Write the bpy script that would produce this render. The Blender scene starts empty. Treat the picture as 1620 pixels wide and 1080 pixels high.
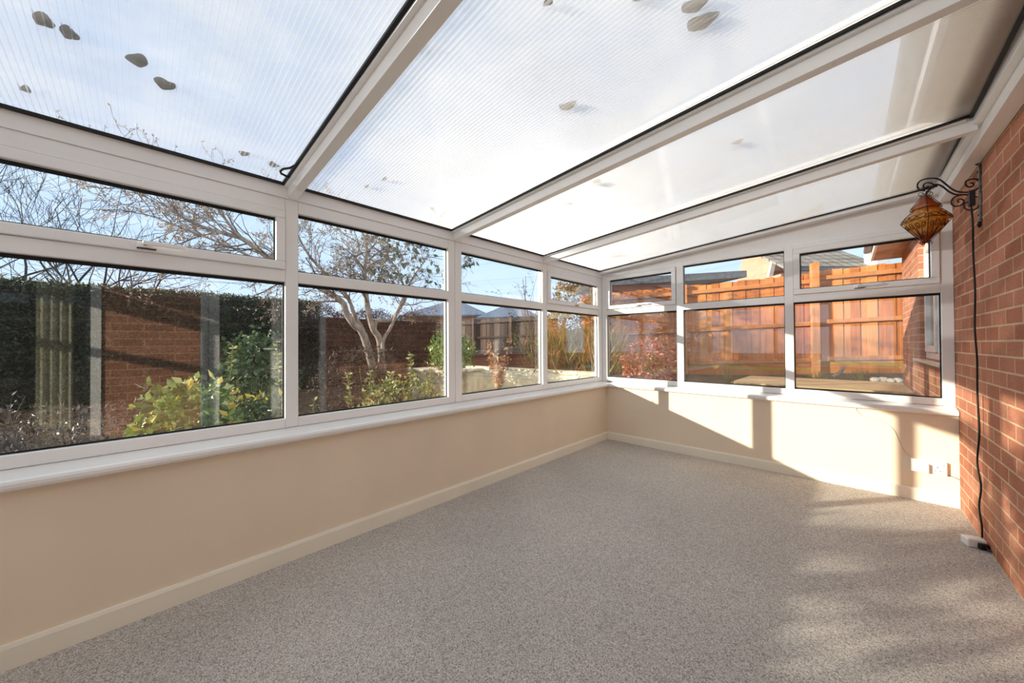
import bpy, bmesh, math, random
import numpy as np
from mathutils import Vector, Matrix
random.seed(7); RNG = np.random.default_rng(7)
SC = bpy.context.scene; COL = SC.collection
PI = math.pi

# ------------------------------------------------------------------ helpers
def tag(o, label=None, cat=None, group=None, kind=None):
    if label: o['label'] = label
    if cat: o['category'] = cat
    if group: o['group'] = group
    if kind: o['kind'] = kind
    return o

def empty(name, loc=(0, 0, 0), rz=0.0, **k):
    o = bpy.data.objects.new(name, None); COL.objects.link(o)
    o.location = loc; o.rotation_euler = (0, 0, rz); o.empty_display_size = .05
    return tag(o, **k)

class MB:
    """collects shapes and links them as one mesh object"""
    def __init__(s): s.v = []; s.f = []; s.mi = []
    def add(s, vs, fs, m=0):
        b = len(s.v); s.v += [tuple(map(float, p)) for p in vs]
        for f in fs: s.f.append(tuple(b + i for i in f)); s.mi.append(m)
    def box(s, x0, y0, z0, x1, y1, z1, T=None, m=0):
        P = [(x, y, z) for z in (z0, z1) for y in (y0, y1) for x in (x0, x1)]
        if T: P = [T(*p) for p in P]
        s.add(P, [(0, 2, 3, 1), (4, 5, 7, 6), (0, 1, 5, 4), (2, 6, 7, 3), (0, 4, 6, 2), (1, 3, 7, 5)], m)
    def prism(s, poly, a0, a1, T, m=0):
        """poly of (p,q); extruded along a; T(p,q,a)"""
        n = len(poly)
        P = [T(p, q, a0) for p, q in poly] + [T(p, q, a1) for p, q in poly]
        F = [tuple(range(n))[::-1], tuple(range(n, 2 * n))]
        F += [(i, (i + 1) % n, n + (i + 1) % n, n + i) for i in range(n)]
        s.add(P, F, m)
    def tube(s, pts, r, sides=6, caps=True, m=0, r1=None, radii=None):
        pts = [Vector(p) for p in pts]; n = len(pts)
        if n < 2: return
        up = None; rings = []
        for i, p in enumerate(pts):
            t = (pts[min(i + 1, n - 1)] - pts[max(i - 1, 0)])
            if t.length < 1e-9: t = Vector((0, 0, 1))
            t.normalize()
            if up is None:
                up = Vector((0, 0, 1)) if abs(t.z) < .9 else Vector((1, 0, 0))
            a = t.cross(up)
            if a.length < 1e-6: a = t.cross(Vector((0, 1, 0)))
            a.normalize(); b = t.cross(a); up = -b if False else up
            rr = radii[i] if radii is not None else (r if r1 is None else r + (r1 - r) * i / (n - 1))
            rings.append([p + (a * math.cos(2 * PI * k / sides) + b * math.sin(2 * PI * k / sides)) * rr for k in range(sides)])
        V = [q for R in rings for q in R]
        F = [(i * sides + k, i * sides + (k + 1) % sides, (i + 1) * sides + (k + 1) % sides, (i + 1) * sides + k) for i in range(n - 1) for k in range(sides)]
        if caps: F += [tuple(range(sides))[::-1], tuple(range((n - 1) * sides, n * sides))]
        s.add(V, F, m)
    def ball(s, c, r, n=8, m=0, jit=0):
        c = Vector(c); V = [c + Vector((0, 0, -r[2] if hasattr(r, '__len__') else -r))]; rr = r if hasattr(r, '__len__') else (r, r, r)
        h = n // 2
        for i in range(1, h):
            a = -PI / 2 + PI * i / h
            for k in range(n):
                b = 2 * PI * k / n; j = 1 + random.uniform(-jit, jit)
                V.append(c + Vector((rr[0] * math.cos(a) * math.cos(b) * j, rr[1] * math.cos(a) * math.sin(b) * j, rr[2] * math.sin(a) * j)))
        V.append(c + Vector((0, 0, rr[2])))
        F = [(0, 1 + (k + 1) % n, 1 + k) for k in range(n)]
        for i in range(h - 2):
            for k in range(n):
                a = 1 + i * n
                F.append((a + k, a + (k + 1) % n, a + n + (k + 1) % n, a + n + k))
        L = len(V) - 1; a = 1 + (h - 2) * n
        F += [(a + k, a + (k + 1) % n, L) for k in range(n)]
        s.add(V, F, m)
    def build(s, name, mat, parent=None, smooth=False, bevel=0, **k):
        me = bpy.data.meshes.new(name); me.from_pydata(s.v, [], s.f); me.update()
        mats = mat if isinstance(mat, (list, tuple)) else [mat]
        for m in mats: me.materials.append(m)
        if len(mats) > 1: me.polygons.foreach_set('material_index', s.mi)
        bm = bmesh.new(); bm.from_mesh(me); bmesh.ops.recalc_face_normals(bm, faces=bm.faces); bm.to_mesh(me); bm.free()
        if smooth: me.polygons.foreach_set('use_smooth', [True] * len(me.polygons))
        o = bpy.data.objects.new(name, me); COL.objects.link(o)
        if parent: o.parent = parent
        if bevel:
            b = o.modifiers.new('bevel', 'BEVEL'); b.width = bevel; b.segments = 2; b.limit_method = 'ANGLE'; b.angle_limit = .6
        return tag(o, **k)

def leaf_obj(name, P, size, mat, parent=None, aspect=.5, up=.3, normal=None, fold=.25, jitter=.35, dirs=None, **k):
    """one mesh of folded four-point leaves at the points P"""
    P = np.asarray(P, float); n = len(P)
    d = RNG.normal(size=(n, 3)) if dirs is None else np.asarray(dirs, float) + RNG.normal(size=(n, 3)) * .35
    d[:, 2] += up; d /= np.linalg.norm(d, axis=1)[:, None] + 1e-9
    w = RNG.normal(size=(n, 3)); w = np.cross(d, w); w /= np.linalg.norm(w, axis=1)[:, None] + 1e-9
    nn = np.cross(d, w)
    L = size * (1 + RNG.uniform(-jitter, jitter, n))[:, None]
    a = P; c = P + d * L
    mid = P + d * L * .45
    b = mid + w * L * aspect * .5 + nn * L * fold * .3
    e = mid - w * L * aspect * .5 + nn * L * fold * .3
    V = np.stack([a, b, c, e], 1).reshape(-1, 3)
    me = bpy.data.meshes.new(name)
    me.vertices.add(4 * n); me.vertices.foreach_set('co', V.astype(np.float32).ravel())
    idx = np.arange(n)[:, None] * 4
    tri = np.concatenate([idx + [0, 1, 2], idx + [0, 2, 3]], 1).reshape(-1)
    me.loops.add(len(tri)); me.loops.foreach_set('vertex_index', tri.astype(np.int32))
    me.polygons.add(2 * n); me.polygons.foreach_set('loop_start', np.arange(0, 6 * n, 3, dtype=np.int32))
    me.update(calc_edges=True); me.validate()
    me.materials.append(mat)
    o = bpy.data.objects.new(name, me); COL.objects.link(o)
    if parent: o.parent = parent
    return tag(o, **k)

def ellipsoid_pts(n, c, r, shell=.55, zmin=None):
    d = RNG.normal(size=(n, 3)); d /= np.linalg.norm(d, axis=1)[:, None]
    q = (shell + (1 - shell) * RNG.random(n)) ** .6
    # lumpy outline
    lump = 1 + .16 * np.sin(d[:, 0] * 7 + c[1] * 3) * np.cos(d[:, 1] * 6 + c[0]) + .12 * np.sin(d[:, 2] * 9)
    P = np.array(c) + d * np.array(r) * (q * lump)[:, None]
    if zmin is not None: P = P[P[:, 2] > zmin]
    return P

# ------------------------------------------------------------------ materials
def mat(name):
    m = bpy.data.materials.new(name); m.use_nodes = True
    nt = m.node_tree; nt.nodes.clear()
    out = nt.nodes.new('ShaderNodeOutputMaterial')
    return m, nt, out
def N(nt, t, **k):
    n = nt.nodes.new(t)
    for a, b in k.items():
        if a in n.inputs: n.inputs[a].default_value = b
        else: setattr(n, a, b)
    return n
def L(nt, a, b): nt.links.new(a, b)
def lin(c):
    return tuple(((x / 255) / 12.92 if x / 255 <= .04045 else (((x / 255) + .055) / 1.055) ** 2.4) for x in c) + (1,)
def ramp(nt, stops, src):
    r = N(nt, 'ShaderNodeValToRGB'); e = r.color_ramp.elements
    while len(e) < len(stops): e.new(.5)
    for i, (p, c) in enumerate(stops): e[i].position = p; e[i].color = c if len(c) == 4 else tuple(c) + (1,)
    L(nt, src, r.inputs['Fac']); return r
def principled(nt, out, rough=.5, spec=.5, col=None):
    p = N(nt, 'ShaderNodeBsdfPrincipled'); p.inputs['Roughness'].default_value = rough
    p.inputs['Specular IOR Level'].default_value = spec
    if col: p.inputs['Base Color'].default_value = col
    L(nt, p.outputs[0], out.inputs['Surface']); return p
def coords(nt, scale=(1, 1, 1), kind='Object', rot=(0, 0, 0)):
    t = N(nt, 'ShaderNodeTexCoord'); mp = N(nt, 'ShaderNodeMapping')
    mp.inputs['Scale'].default_value = scale; mp.inputs['Rotation'].default_value = rot
    L(nt, t.outputs[kind], mp.inputs['Vector']); return mp.outputs[0]
def noise(nt, vec, scale, detail=3, rough=.5):
    n = N(nt, 'ShaderNodeTexNoise'); n.inputs['Scale'].default_value = scale; n.inputs['Detail'].default_value = detail; n.inputs['Roughness'].default_value = rough
    L(nt, vec, n.inputs['Vector']); return n.outputs['Fac']
def bump(nt, p, h, strength=.3, dist=.01):
    b = N(nt, 'ShaderNodeBump'); b.inputs['Strength'].default_value = strength; b.inputs['Distance'].default_value = dist
    L(nt, h, b.inputs['Height']); L(nt, b.outputs[0], p.inputs['Normal'])

def simple(name, rgb, rough=.5, spec=.5, vary=.0, scale=8, metal=0):
    m, nt, out = mat(name); p = principled(nt, out, rough, spec, lin(rgb)); p.inputs['Metallic'].default_value = metal
    if vary:
        f = noise(nt, coords(nt), scale, 4)
        a = lin([max(0, c * (1 - vary)) for c in rgb]); b = lin([min(255, c * (1 + vary)) for c in rgb])
        r = ramp(nt, [(.3, a), (.7, b)], f); L(nt, r.outputs[0], p.inputs['Base Color'])
    return m

M = {}
M['upvc'] = simple('white_upvc', (244, 243, 241), .22, .5, .012, 3)
M['sill'] = simple('white_gloss_sill', (236, 233, 228), .15, .55, .01, 3)
M['plaster'] = simple('cream_plaster', (236, 220, 197), .75, .25, .018, 2.2)
M['skirting'] = simple('cream_gloss_paint', (240, 233, 216), .3, .4, .015, 3)
M['black'] = simple('black_rubber', (16, 16, 15), .5, .4)
M['iron'] = simple('black_wrought_iron', (20, 18, 17), .45, .5, .2, 60)
M['plateiron'] = simple('grey_worn_iron', (86, 84, 80), .5, .5, .5, 40)
M['plastic'] = simple('white_plastic', (236, 234, 230), .3, .5)
M['flex'] = simple('white_flex', (196, 190, 176), .5, .4)
M['hole_and_shade'] = simple('dark_hole_and_shade', (40, 34, 30), .6, .2)
M['render'] = simple('cream_render', (196, 188, 160), .85, .2, .16, 7)
M['coping'] = simple('pale_stone_coping', (214, 204, 178), .8, .2, .12, 9)
M['stone'] = simple('white_rock', (214, 206, 190), .85, .2, .2, 18)
M['greystone'] = simple('grey_rock', (112, 108, 104), .85, .2, .3, 14)
M['driftwood'] = simple('grey_driftwood', (150, 140, 126), .85, .2, .25, 30)
M['whitewall'] = simple('pale_render', (198, 152, 128), .85, .2, .05, 4)
M['fascia'] = simple('white_fascia', (238, 236, 232), .35, .4)
M['soffit'] = simple('timber_soffit', (176, 136, 104), .6, .3, .12, 6)
M['felt'] = simple('grey_roof_felt', (104, 108, 114), .8, .3, .18, 10)
M['slate'] = simple('blue_slate', (98, 112, 134), .6, .4, .12, 5)
M['gutter'] = simple('dark_grey_gutter', (70, 76, 86), .4, .4)
M['loungewall'] = simple('lounge_paint', (120, 104, 88), .9, .1)
M['curtain'] = simple('cream_curtain', (232, 226, 206), .85, .1, .05, 6)
M['feeder'] = simple('green_plastic', (24, 170, 96), .3, .5)
M['terracotta'] = simple('terracotta', (190, 110, 76), .8, .2, .1, 10)

def plant_mat(name, stops, trans=.35, rough=.5, spec=.3):
    m, nt, out = mat(name)
    g = N(nt, 'ShaderNodeNewGeometry')
    r = ramp(nt, [(p, lin(c)) for p, c in stops], g.outputs['Random Per Island'])
    p = principled(nt, out, rough, spec); L(nt, r.outputs[0], p.inputs['Base Color'])
    t = N(nt, 'ShaderNodeBsdfTranslucent'); L(nt, r.outputs[0], t.inputs['Color'])
    mx = N(nt, 'ShaderNodeMixShader'); mx.inputs[0].default_value = trans
    L(nt, p.outputs[0], mx.inputs[1]); L(nt, t.outputs[0], mx.inputs[2]); L(nt, mx.outputs[0], out.inputs['Surface'])
    return m
M['hedge'] = plant_mat('hedge_green', [(0, (22, 36, 24)), (.5, (36, 56, 36)), (.9, (58, 78, 48)), (1, (96, 92, 60))], .15)
M['hedgetop'] = plant_mat('hedge_tips', [(0, (120, 128, 70)), (.5, (150, 140, 96)), (1, (170, 160, 110))], .3)
M['laurel'] = plant_mat('laurel_leaves', [(0, (38, 76, 34)), (.45, (74, 116, 48)), (.8, (128, 160, 78)), (1, (190, 196, 140))], .3, .3, .5)
M['euonymus'] = plant_mat('variegated_leaves', [(0, (70, 92, 48)), (.4, (116, 128, 72)), (.75, (172, 174, 116)), (1, (214, 206, 160))], .3)
M['yellowleaf'] = plant_mat('yellow_leaves', [(0, (150, 140, 50)), (.6, (204, 180, 84)), (1, (226, 208, 130))], .35)
M['ivy'] = plant_mat('ivy_leaves', [(0, (40, 62, 40)), (.6, (66, 92, 54)), (1, (104, 122, 78))], .2, .4, .4)
M['deadivy'] = plant_mat('brown_ivy_twigs', [(0, (44, 34, 28)), (.6, (74, 58, 46)), (1, (112, 96, 76))], .1)
M['camellia'] = plant_mat('camellia_leaves', [(0, (54, 92, 34)), (.5, (98, 140, 54)), (.85, (150, 176, 84)), (1, (200, 196, 96))], .3, .3, .5)
M['rust'] = plant_mat('rust_leaves', [(0, (140, 66, 40)), (.5, (196, 104, 66)), (.85, (222, 150, 110)), (1, (232, 190, 150))], .35)
M['tan'] = plant_mat('tan_leaves', [(0, (150, 100, 70)), (.5, (196, 148, 108)), (1, (226, 190, 152))], .35)
M['drygrass'] = plant_mat('dry_grass', [(0, (150, 100, 46)), (.45, (196, 146, 76)), (.8, (168, 160, 76)), (1, (120, 136, 60))], .35)
M['bud'] = plant_mat('magnolia_buds', [(0, (128, 108, 94)), (.5, (182, 160, 136)), (1, (220, 204, 182))], .2)
M['magleaf'] = plant_mat('magnolia_leaves', [(0, (34, 60, 44)), (.6, (70, 98, 72)), (1, (130, 144, 120))], .25)
M['lavender'] = plant_mat('lavender_leaves', [(0, (62, 62, 60)), (.6, (104, 100, 102)), (1, (140, 134, 136))], .2)
M['moss'] = plant_mat('moss_tufts', [(0, (96, 120, 50)), (1, (170, 180, 80))], .2)
M['deadleaf'] = simple('dead_leaf', (40, 36, 24), .8, .2, .3, 60)
def bark(name, a, b):
    m, nt, out = mat(name); p = principled(nt, out, .85, .2)
    f = noise(nt, coords(nt, (1, 1, .4)), 18, 5)
    r = ramp(nt, [(.3, lin(a)), (.7, lin(b))], f); L(nt, r.outputs[0], p.inputs['Base Color']); bump(nt, p, f, .4, .02)
    return m
M['bark'] = bark('pale_magnolia_bark', (118, 104, 96), (190, 178, 166))
M['twig'] = bark('grey_twigs', (88, 78, 74), (128, 114, 106))
M['darkbark'] = bark('dark_bark', (48, 46, 48), (86, 80, 80))
M['stem'] = bark('green_brown_stem', (110, 104, 60), (158, 146, 90))

# brick (object space: x out of wall, y along, z up)
def brick_mat(name, c1, c2, mortar, mort=.0055):
    m, nt, out = mat(name); p = principled(nt, out, .88, .15)
    t = N(nt, 'ShaderNodeTexCoord'); sp = N(nt, 'ShaderNodeSeparateXYZ'); cb = N(nt, 'ShaderNodeCombineXYZ')
    L(nt, t.outputs['Object'], sp.inputs[0]); L(nt, sp.outputs['Y'], cb.inputs['X']); L(nt, sp.outputs['Z'], cb.inputs['Y'])
    b = N(nt, 'ShaderNodeTexBrick'); b.offset = .5
    for k, v in {'Scale': 1, 'Mortar Size': mort, 'Mortar Smooth': .25, 'Bias': 0, 'Brick Width': .225, 'Row Height': .075, 'Color1': lin(c1), 'Color2': lin(c2), 'Mortar': lin(mortar)}.items(): b.inputs[k].default_value = v
    L(nt, cb.outputs[0], b.inputs['Vector'])
    f = noise(nt, t.outputs['Object'], 90, 6, .8); f2 = noise(nt, t.outputs['Object'], 6, 3)
    r = ramp(nt, [(.3, (.35, .32, .32)), (.48, (.92, .92, .92)), (.68, (1.3, 1.26, 1.24))], f)
    mul = N(nt, 'ShaderNodeMix', data_type='RGBA', blend_type='MULTIPLY'); mul.inputs[0].default_value = .7
    L(nt, b.outputs['Color'], mul.inputs[6]); L(nt, r.outputs[0], mul.inputs[7])
    r2 = ramp(nt, [(.3, (.8, .78, .78)), (.7, (1.12, 1.1, 1.08))], f2)
    mul2 = N(nt, 'ShaderNodeMix', data_type='RGBA', blend_type='MULTIPLY'); mul2.inputs[0].default_value = .6
    L(nt, mul.outputs[2], mul2.inputs[6]); L(nt, r2.outputs[0], mul2.inputs[7])
    L(nt, mul2.outputs[2], p.inputs['Base Color'])
    inv = N(nt, 'ShaderNodeMath', operation='MULTIPLY_ADD'); inv.inputs[1].default_value = -1; inv.inputs[2].default_value = 1
    L(nt, b.outputs['Fac'], inv.inputs[0])
    ad = N(nt, 'ShaderNodeMath', operation='MULTIPLY_ADD'); ad.inputs[1].default_value = .35; L(nt, f, ad.inputs[0]); L(nt, inv.outputs[0], ad.inputs[2])
    bump(nt, p, ad.outputs[0], .6, .006)
    return m
M['brick'] = brick_mat('red_brick', (194, 134, 108), (168, 108, 84), (208, 178, 146))
M['paver'] = brick_mat('block_paving', (226, 196, 152), (206, 174, 132), (130, 108, 82), .004)

# carpet
def carpet():
    m, nt, out = mat('flecked_loop_carpet'); p = principled(nt, out, .95, .05)
    c = coords(nt)
    v = N(nt, 'ShaderNodeTexVoronoi'); v.inputs['Scale'].default_value = 300; L(nt, c, v.inputs['Vector'])
    f = noise(nt, coords(nt, (1, 1.9, 1), rot=(0, 0, .5)), 210, 3, .7)
    sep = N(nt, 'ShaderNodeSeparateColor'); L(nt, v.outputs['Color'], sep.inputs[0])
    mx = N(nt, 'ShaderNodeMath', operation='MULTIPLY_ADD'); mx.inputs[1].default_value = .42; L(nt, sep.outputs[0], mx.inputs[0])
    sc = N(nt, 'ShaderNodeMath', operation='MULTIPLY'); sc.inputs[1].default_value = .58; L(nt, f, sc.inputs[0]); L(nt, sc.outputs[0], mx.inputs[2])
    r = ramp(nt, [(.22, lin((104, 96, 88))), (.4, lin((178, 170, 161))), (.58, lin((212, 205, 196))), (.8, lin((238, 232, 224)))], mx.outputs[0])
    f2 = noise(nt, c, 1.3, 2); r2 = ramp(nt, [(.35, (.93, .93, .93)), (.65, (1.05, 1.05, 1.04))], f2)
    mul = N(nt, 'ShaderNodeMix', data_type='RGBA', blend_type='MULTIPLY'); mul.inputs[0].default_value = 1
    L(nt, r.outputs[0], mul.inputs[6]); L(nt, r2.outputs[0], mul.inputs[7]); L(nt, mul.outputs[2], p.inputs['Base Color'])
    bump(nt, p, mx.outputs[0], .8, .006)
    return m
M['carpet'] = carpet()

def soil():
    m, nt, out = mat('garden_soil'); p = principled(nt, out, .95, .1); c = coords(nt)
    f = noise(nt, c, 5, 6, .7)
    r = ramp(nt, [(.3, lin((48, 38, 30))), (.5, lin((86, 68, 52))), (.7, lin((120, 96, 74)))], f)
    L(nt, r.outputs[0], p.inputs['Base Color']); bump(nt, p, f, .7, .05); return m
M['soil'] = soil()

def timber(name, a, b, c, moss=False):
    m, nt, out = mat(name); p = principled(nt, out, .8, .2)
    g = N(nt, 'ShaderNodeNewGeometry'); co = coords(nt, (9, 9, .9))
    f = noise(nt, co, 3.2, 6, .65)
    ad = N(nt, 'ShaderNodeMath', operation='MULTIPLY_ADD'); ad.inputs[1].default_value = .45; L(nt, g.outputs['Random Per Island'], ad.inputs[0])
    sc = N(nt, 'ShaderNodeMath', operation='MULTIPLY'); sc.inputs[1].default_value = .62; L(nt, f, sc.inputs[0]); L(nt, sc.outputs[0], ad.inputs[2])
    r = ramp(nt, [(.2, lin(a)), (.52, lin(b)), (.85, lin(c))], ad.outputs[0])
    last = r.outputs[0]
    if moss:   # a green algae stain low down on the boards
        t = N(nt, 'ShaderNodeTexCoord'); sp = N(nt, 'ShaderNodeSeparateXYZ'); L(nt, t.outputs['Object'], sp.inputs[0])
        f3 = noise(nt, t.outputs['Object'], 5, 3)
        zz = N(nt, 'ShaderNodeMath', operation='MULTIPLY_ADD'); zz.inputs[1].default_value = -.12; L(nt, f3, zz.inputs[0]); L(nt, sp.outputs['Z'], zz.inputs[2])
        rr = ramp(nt, [(.0, (0, 0, 0)), (.03, (0, 0, 0)), (.045, (.75, .75, .75)), (.07, (.75, .75, .75)), (.085, (0, 0, 0))], zz.outputs[0])
        mx = N(nt, 'ShaderNodeMix', data_type='RGBA'); L(nt, rr.outputs[0], mx.inputs[0]); L(nt, last, mx.inputs[6]); mx.inputs[7].default_value = lin((172, 168, 44)); last = mx.outputs[2]
    L(nt, last, p.inputs['Base Color']); bump(nt, p, f, .3, .01); return m
M['fence'] = timber('orange_fence_timber', (142, 76, 32), (192, 118, 58), (216, 152, 88), True)
M['fencerail'] = timber('pale_fence_rail', (156, 92, 46), (194, 128, 72), (216, 164, 108))
M['oldfence'] = timber('weathered_fence_timber', (52, 42, 38), (80, 66, 60), (112, 95, 85))
M['redsleeper'] = timber('red_brown_sleeper', (64, 34, 24), (100, 54, 38), (132, 78, 56))
M['shed'] = timber('shed_cladding', (150, 80, 46), (188, 108, 66), (206, 132, 88))
def tiles():
    m, nt, out = mat('grey_roof_tiles'); p = principled(nt, out, .8, .2)
    t = N(nt, 'ShaderNodeTexCoord'); b = N(nt, 'ShaderNodeTexBrick'); b.offset = 0
    for k, v in {'Scale': 1, 'Mortar Size': .03, 'Mortar Smooth': .6, 'Brick Width': .36, 'Row Height': .36, 'Color1': lin((150, 142, 132)), 'Color2': lin((128, 122, 114)), 'Mortar': lin((70, 68, 66))}.items(): b.inputs[k].default_value = v
    L(nt, t.outputs['Object'], b.inputs['Vector']); L(nt, b.outputs['Color'], p.inputs['Base Color'])
    inv = N(nt, 'ShaderNodeMath', operation='SUBTRACT'); inv.inputs[0].default_value = 1; L(nt, b.outputs['Fac'], inv.inputs[1]); bump(nt, p, inv.outputs[0], .8, .05)
    return m
M['tiles'] = tiles()

def schlick(nt, base, top=1.0):
    g = N(nt, 'ShaderNodeNewGeometry'); d = N(nt, 'ShaderNodeVectorMath', operation='DOT_PRODUCT')
    L(nt, g.outputs['Normal'], d.inputs[0]); L(nt, g.outputs['Incoming'], d.inputs[1])
    a = N(nt, 'ShaderNodeMath', operation='ABSOLUTE'); L(nt, d.outputs['Value'], a.inputs[0])
    s = N(nt, 'ShaderNodeMath', operation='SUBTRACT'); s.inputs[0].default_value = 1; L(nt, a.outputs[0], s.inputs[1])
    p = N(nt, 'ShaderNodeMath', operation='POWER'); p.inputs[1].default_value = 5; L(nt, s.outputs[0], p.inputs[0])
    q = N(nt, 'ShaderNodeMath', operation='MULTIPLY_ADD'); q.inputs[1].default_value = top - base; q.inputs[2].default_value = base; L(nt, p.outputs[0], q.inputs[0])
    return q.outputs[0]

def glass(name, base=.105, dirt=.012):
    m, nt, out = mat(name)
    tr = N(nt, 'ShaderNodeBsdfTransparent'); tr.inputs[0].default_value = (.96, .975, .965, 1)
    gl = N(nt, 'ShaderNodeBsdfGlossy'); gl.inputs['Roughness'].default_value = 0.0
    mx = N(nt, 'ShaderNodeMixShader'); L(nt, schlick(nt, base), mx.inputs[0]); L(nt, tr.outputs[0], mx.inputs[1]); L(nt, gl.outputs[0], mx.inputs[2])
    df = N(nt, 'ShaderNodeBsdfDiffuse'); df.inputs[0].default_value = (.8, .8, .78, 1)
    c = coords(nt); f = noise(nt, c, 3, 5, .7)
    v = N(nt, 'ShaderNodeTexVoronoi'); v.inputs['Scale'].default_value = 38; L(nt, c, v.inputs['Vector'])
    sp = ramp(nt, [(.0, (1, 1, 1)), (.055, (1, 1, 1)), (.075, (0, 0, 0))], v.outputs['Distance'])
    sm = N(nt, 'ShaderNodeMath', operation='MULTIPLY'); L(nt, sp.outputs[0], sm.inputs[0]); L(nt, f, sm.inputs[1])
    k = N(nt, 'ShaderNodeMath', operation='MULTIPLY_ADD'); k.inputs[1].default_value = .5; L(nt, sm.outputs[0], k.inputs[0])
    r = N(nt, 'ShaderNodeMath', operation='MULTIPLY'); r.inputs[1].default_value = dirt * 2; L(nt, f, r.inputs[0]); L(nt, r.outputs[0], k.inputs[2])
    m2 = N(nt, 'ShaderNodeMixShader'); L(nt, k.outputs[0], m2.inputs[0]); L(nt, mx.outputs[0], m2.inputs[1]); L(nt, df.outputs[0], m2.inputs[2])
    L(nt, m2.outputs[0], out.inputs['Surface']); return m
M['glass'] = glass('window_glass')

def poly(name, diff, haze0, haze1, tint=(.95, .97, 1, 1), gl=.05, dirt=True, tr_share=.6, sheen=0, sheen_rough=.4):
    """clear polycarbonate with a hazy, weathered surface: part of the light goes straight through, part is scattered"""
    m, nt, out = mat(name)
    tr = N(nt, 'ShaderNodeBsdfTransparent'); tr.inputs[0].default_value = tint
    tl = N(nt, 'ShaderNodeBsdfTranslucent'); tl.inputs[0].default_value = diff
    df = N(nt, 'ShaderNodeBsdfDiffuse'); df.inputs[0].default_value = diff
    m1 = N(nt, 'ShaderNodeMixShader'); m1.inputs[0].default_value = tr_share; L(nt, df.outputs[0], m1.inputs[1]); L(nt, tl.outputs[0], m1.inputs[2])
    f = noise(nt, coords(nt, (1.6, .8, 1)), 3, 4, .55)
    hz = ramp(nt, [(.32, (haze0,) * 3), (.7, (haze1,) * 3)], f)
    m2 = N(nt, 'ShaderNodeMixShader'); L(nt, hz.outputs[0], m2.inputs[0]); L(nt, tr.outputs[0], m2.inputs[1]); L(nt, m1.outputs[0], m2.inputs[2])
    if sheen:   # satin web surface
        gs = N(nt, 'ShaderNodeBsdfGlossy'); gs.inputs['Roughness'].default_value = sheen_rough; gs.inputs[0].default_value = (1, .93, .82, 1)
        ms = N(nt, 'ShaderNodeMixShader'); ms.inputs[0].default_value = sheen; L(nt, m2.outputs[0], ms.inputs[1]); L(nt, gs.outputs[0], ms.inputs[2]); m2 = ms
    g = N(nt, 'ShaderNodeBsdfGlossy'); g.inputs['Roughness'].default_value = .12
    m3 = N(nt, 'ShaderNodeMixShader'); L(nt, schlick(nt, gl, .8), m3.inputs[0]); L(nt, m2.outputs[0], m3.inputs[1]); L(nt, g.outputs[0], m3.inputs[2])
    L(nt, m3.outputs[0], out.inputs['Surface']); return m
M['polyskin'] = poly('polycarbonate_sheet', (.94, .91, .85, 1), .10, .16, tint=(.84, .86, .89, 1))
M['polyrib'] = poly('polycarbonate_rib', (.97, .90, .78, 1), .32, .38, gl=.03, sheen=.10, sheen_rough=.40)

def amber():
    m, nt, out = mat('amber_glass')
    f = noise(nt, coords(nt), 40, 3)
    r = ramp(nt, [(.3, lin((214, 120, 24))), (.5, lin((240, 176, 70))), (.68, lin((252, 224, 150)))], f)
    tc_ = N(nt, 'ShaderNodeTexCoord'); sx_ = N(nt, 'ShaderNodeSeparateXYZ'); L(nt, tc_.outputs['Object'], sx_.inputs[0])
    mr = N(nt, 'ShaderNodeMapRange'); mr.inputs['From Min'].default_value = -.06; mr.inputs['From Max'].default_value = .24; L(nt, sx_.outputs['Z'], mr.inputs['Value'])
    tip = ramp(nt, [(0, lin((150, 30, 10))), (.12, lin((170, 50, 14))), (.3, (1, 1, 1)), (.6, (1, 1, 1)), (.78, lin((190, 84, 30))), (1, lin((150, 50, 16)))], mr.outputs[0])
    mm = N(nt, 'ShaderNodeMix', data_type='RGBA', blend_type='MULTIPLY'); mm.inputs[0].default_value = .85; L(nt, r.outputs[0], mm.inputs[6]); L(nt, tip.outputs[0], mm.inputs[7])
    class _O: outputs = [mm.outputs[2]]
    r = _O
    p = principled(nt, out, .12, .6); L(nt, r.outputs[0], p.inputs['Base Color'])
    t = N(nt, 'ShaderNodeBsdfTranslucent'); L(nt, r.outputs[0], t.inputs[0])
    mx = N(nt, 'ShaderNodeMixShader'); mx.inputs[0].default_value = .55; L(nt, p.outputs[0], mx.inputs[1]); L(nt, t.outputs[0], mx.inputs[2]); L(nt, mx.outputs[0], out.inputs['Surface'])
    bump(nt, p, f, .3, .01); return m
M['amber'] = amber()

# ------------------------------------------------------------------ room constants (metres)
XF, YF = -.104, .082            # inner faces of the left and far window frames
YR = -5.6                       # rear end of the room
W0 = 2.637; BROT = .015         # brick wall: meets the far wall at x=W0, turned by BROT
SLOPE = .078; ZG = 2.01         # roof sheet underside z = ZG + SLOPE*x
ZS, ZB, ZT, ZUB, ZUT = .672, .723, 1.472, 1.535, 1.8625
roofz = lambda x: ZG + SLOPE * x

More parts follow.
